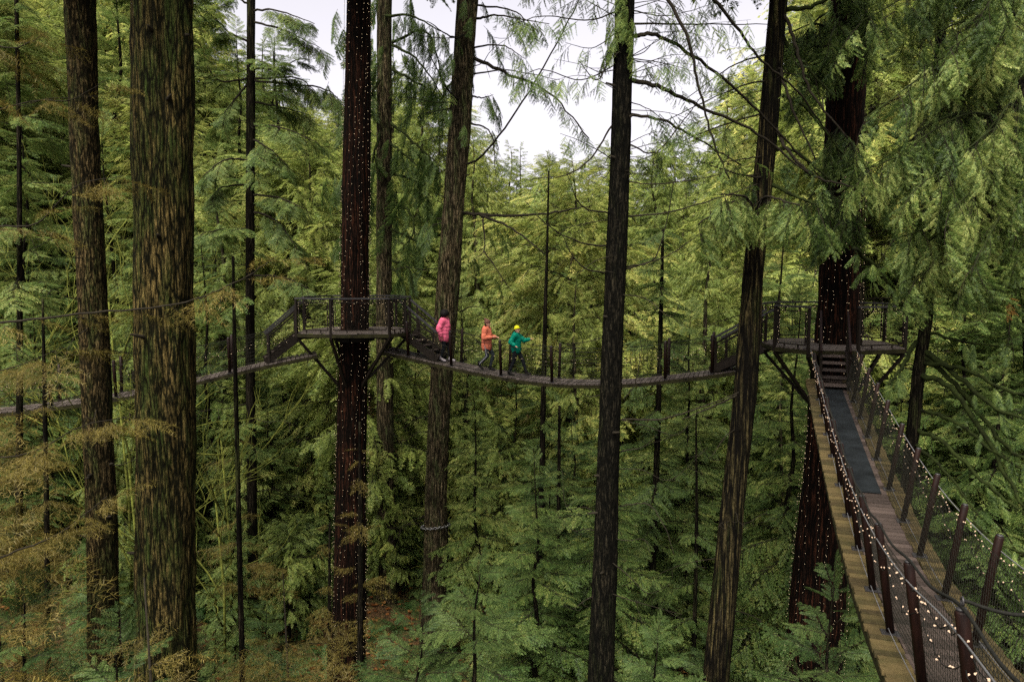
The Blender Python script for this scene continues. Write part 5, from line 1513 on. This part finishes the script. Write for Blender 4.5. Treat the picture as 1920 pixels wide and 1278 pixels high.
    if head == 'afro':
        def curl(p, n_):
            return p * (1 + .09 * math.sin(n_.x * 17 + n_.y * 9) * math.sin(n_.z * 15 + n_.y * 13))
        ellipsoid('hair', hd - fwd * .035 + V3(0, 0, .045), (.15, .16, .145), M['black_hair'], t, segs=28, rings=20, fn=curl)
        ellipsoid('hair', hd - fwd * .075 - V3(0, 0, .04), (.08, .115, .10), M['black_hair'], t, segs=28, rings=20, fn=curl)
    else:
        wool = {'brown': 'brown_wool', 'yellow': 'yellow_wool'}[head]
        def cap(p, n_):
            if n_.z < -.05: p = Vector((p.x, p.y, max(p.z, -.02)))
            return p * (1 + .02 * math.sin(math.atan2(n_.y, n_.x) * 14))
        tilt = Matrix.Rotation(math.atan2(fwd.y, fwd.x), 3, 'Z') @ Matrix.Rotation(-.28, 3, 'Y')
        hat = ellipsoid('hat', hd - fwd * .012 + V3(0, 0, .045), (.108, .100, .115), M[wool], t, tilt, segs=28, rings=16, fn=cap)
        mb = MB(); cc = hd - fwd * .012 + V3(0, 0, .040)
        mb.tube([cc + tilt @ V3(math.cos(a) * .098, math.sin(a) * .090, 0) for a in np.linspace(0, 6.2832, 21)], .022, 7, False)
        me = bpy.data.meshes.new('brim'); me.from_pydata(mb.v, [], mb.f); me.polygons.foreach_set('use_smooth', mb.sm); me.materials.append(M[wool]); o = link(bpy.data.objects.new('brim', me)); o.parent = hat
        pp_ = hd - fwd * .085 + V3(0, 0, .145)
        ellipsoid('pompom', pp_ if head == 'brown' else hd - fwd * .125 + V3(0, 0, .06), (.045, .045, .045) if head == 'brown' else (.05, .06, .055), M[wool] if head == 'brown' else M['black_hair'], hat, segs=14, rings=10, fn=lambda p, n_: p * (1 + .12 * math.sin(n_.x * 19) * math.sin(n_.y * 17 + n_.z * 13)))
        ellipsoid('hair', hd - fwd * .05 - V3(0, 0, .07), (.05, .085, .09), M['black_hair'] if head == 'brown' else M['twig'], t, segs=16, rings=12)
    return t

def deck_point(px):
    best = None
    for i in range(400):
        q = bap.L * i / 399; p, tg, rt, up = bap.at(q)
        c = 960 + F * p.x / (p.y * CP - p.z * SP)
        if best is None or abs(c - px) < best[0]: best = (abs(c - px), p, tg)
    return best[1], best[2]

base = dict(pelvis=V3(0, 0, .93), chest=V3(.01, 0, 1.27), neck=V3(.02, 0, 1.47), head=V3(.04, 0, 1.585), sh_L=V3(0, .185, 1.39), sh_R=V3(0, -.185, 1.39),
            hip_L=V3(0, .09, .89), hip_R=V3(0, -.09, .89))
# pink: standing on the sloping deck at the stair foot, arms hanging slightly back
pk = dict(base, el_L=V3(-.05, .27, 1.13), wr_L=V3(.06, .25, .90), el_R=V3(-.10, -.27, 1.13), wr_R=V3(-.02, -.26, .89),
          kn_L=V3(.10, .10, .50), an_L=V3(.16, .10, .09), toe_L=V3(.29, .11, .045), kn_R=V3(.02, -.10, .50), an_R=V3(-.10, -.10, .12), toe_R=V3(.04, -.11, .055),
          look=V3(1, -.15, -.05), puff=1.34, hem=-.10, curl=.8)
og = dict(base, el_L=V3(.03, .25, 1.13), wr_L=V3(.27, .16, 1.13), el_R=V3(-.01, -.25, 1.12), wr_R=V3(.25, -.17, 1.15),
          kn_L=V3(.20, .09, .52), an_L=V3(.10, .09, .12), toe_L=V3(.23, .09, .04), kn_R=V3(.06, -.09, .50), an_R=V3(-.24, -.09, .20), toe_R=V3(-.13, -.09, .09),
          look=V3(1, -.1, 0), puff=1.22, hem=-.12, curl=.9, stripe=True)
og['an_L'] = V3(.09, .09, .09); og['toe_L'] = V3(.22, .09, .045)
gr = dict(base, el_L=V3(.22, .22, 1.20), wr_L=V3(.45, .16, 1.26), el_R=V3(-.12, -.26, 1.17), wr_R=V3(.06, -.30, 1.06),
          kn_L=V3(.22, .09, .52), an_L=V3(.34, .09, .10), toe_L=V3(.47, .09, .07), kn_R=V3(-.06, -.09, .50), an_R=V3(-.22, -.09, .09), toe_R=V3(-.09, -.09, .045),
          look=V3(1, -.45, 0), puff=1.22, hem=-.02, curl=.4)
for px, pose, h, lb, a in [(834, pk, 1.68, 'person in a pink jacket and dark trousers at the stair foot on the long bridge', ('skin_a', 'pink', 'dark_cloth', 'grey_shoe', 'afro')),
                           (912, og, 1.66, 'person in an orange jacket and brown bobble hat walking on the long bridge', ('skin_b', 'orange', 'grey_cloth', 'black_boot', 'brown')),
                           (967, gr, 1.60, 'person in a green jacket and yellow hat striding with one arm out', ('skin_b', 'green', 'dark_cloth', 'black_boot', 'yellow'))]:
    p, tg = deck_point(px)
    person(lb, p + Vector((0, 0, .0)), math.atan2(tg.y, tg.x), h, pose, *a)

bpy.context.view_layer.update()
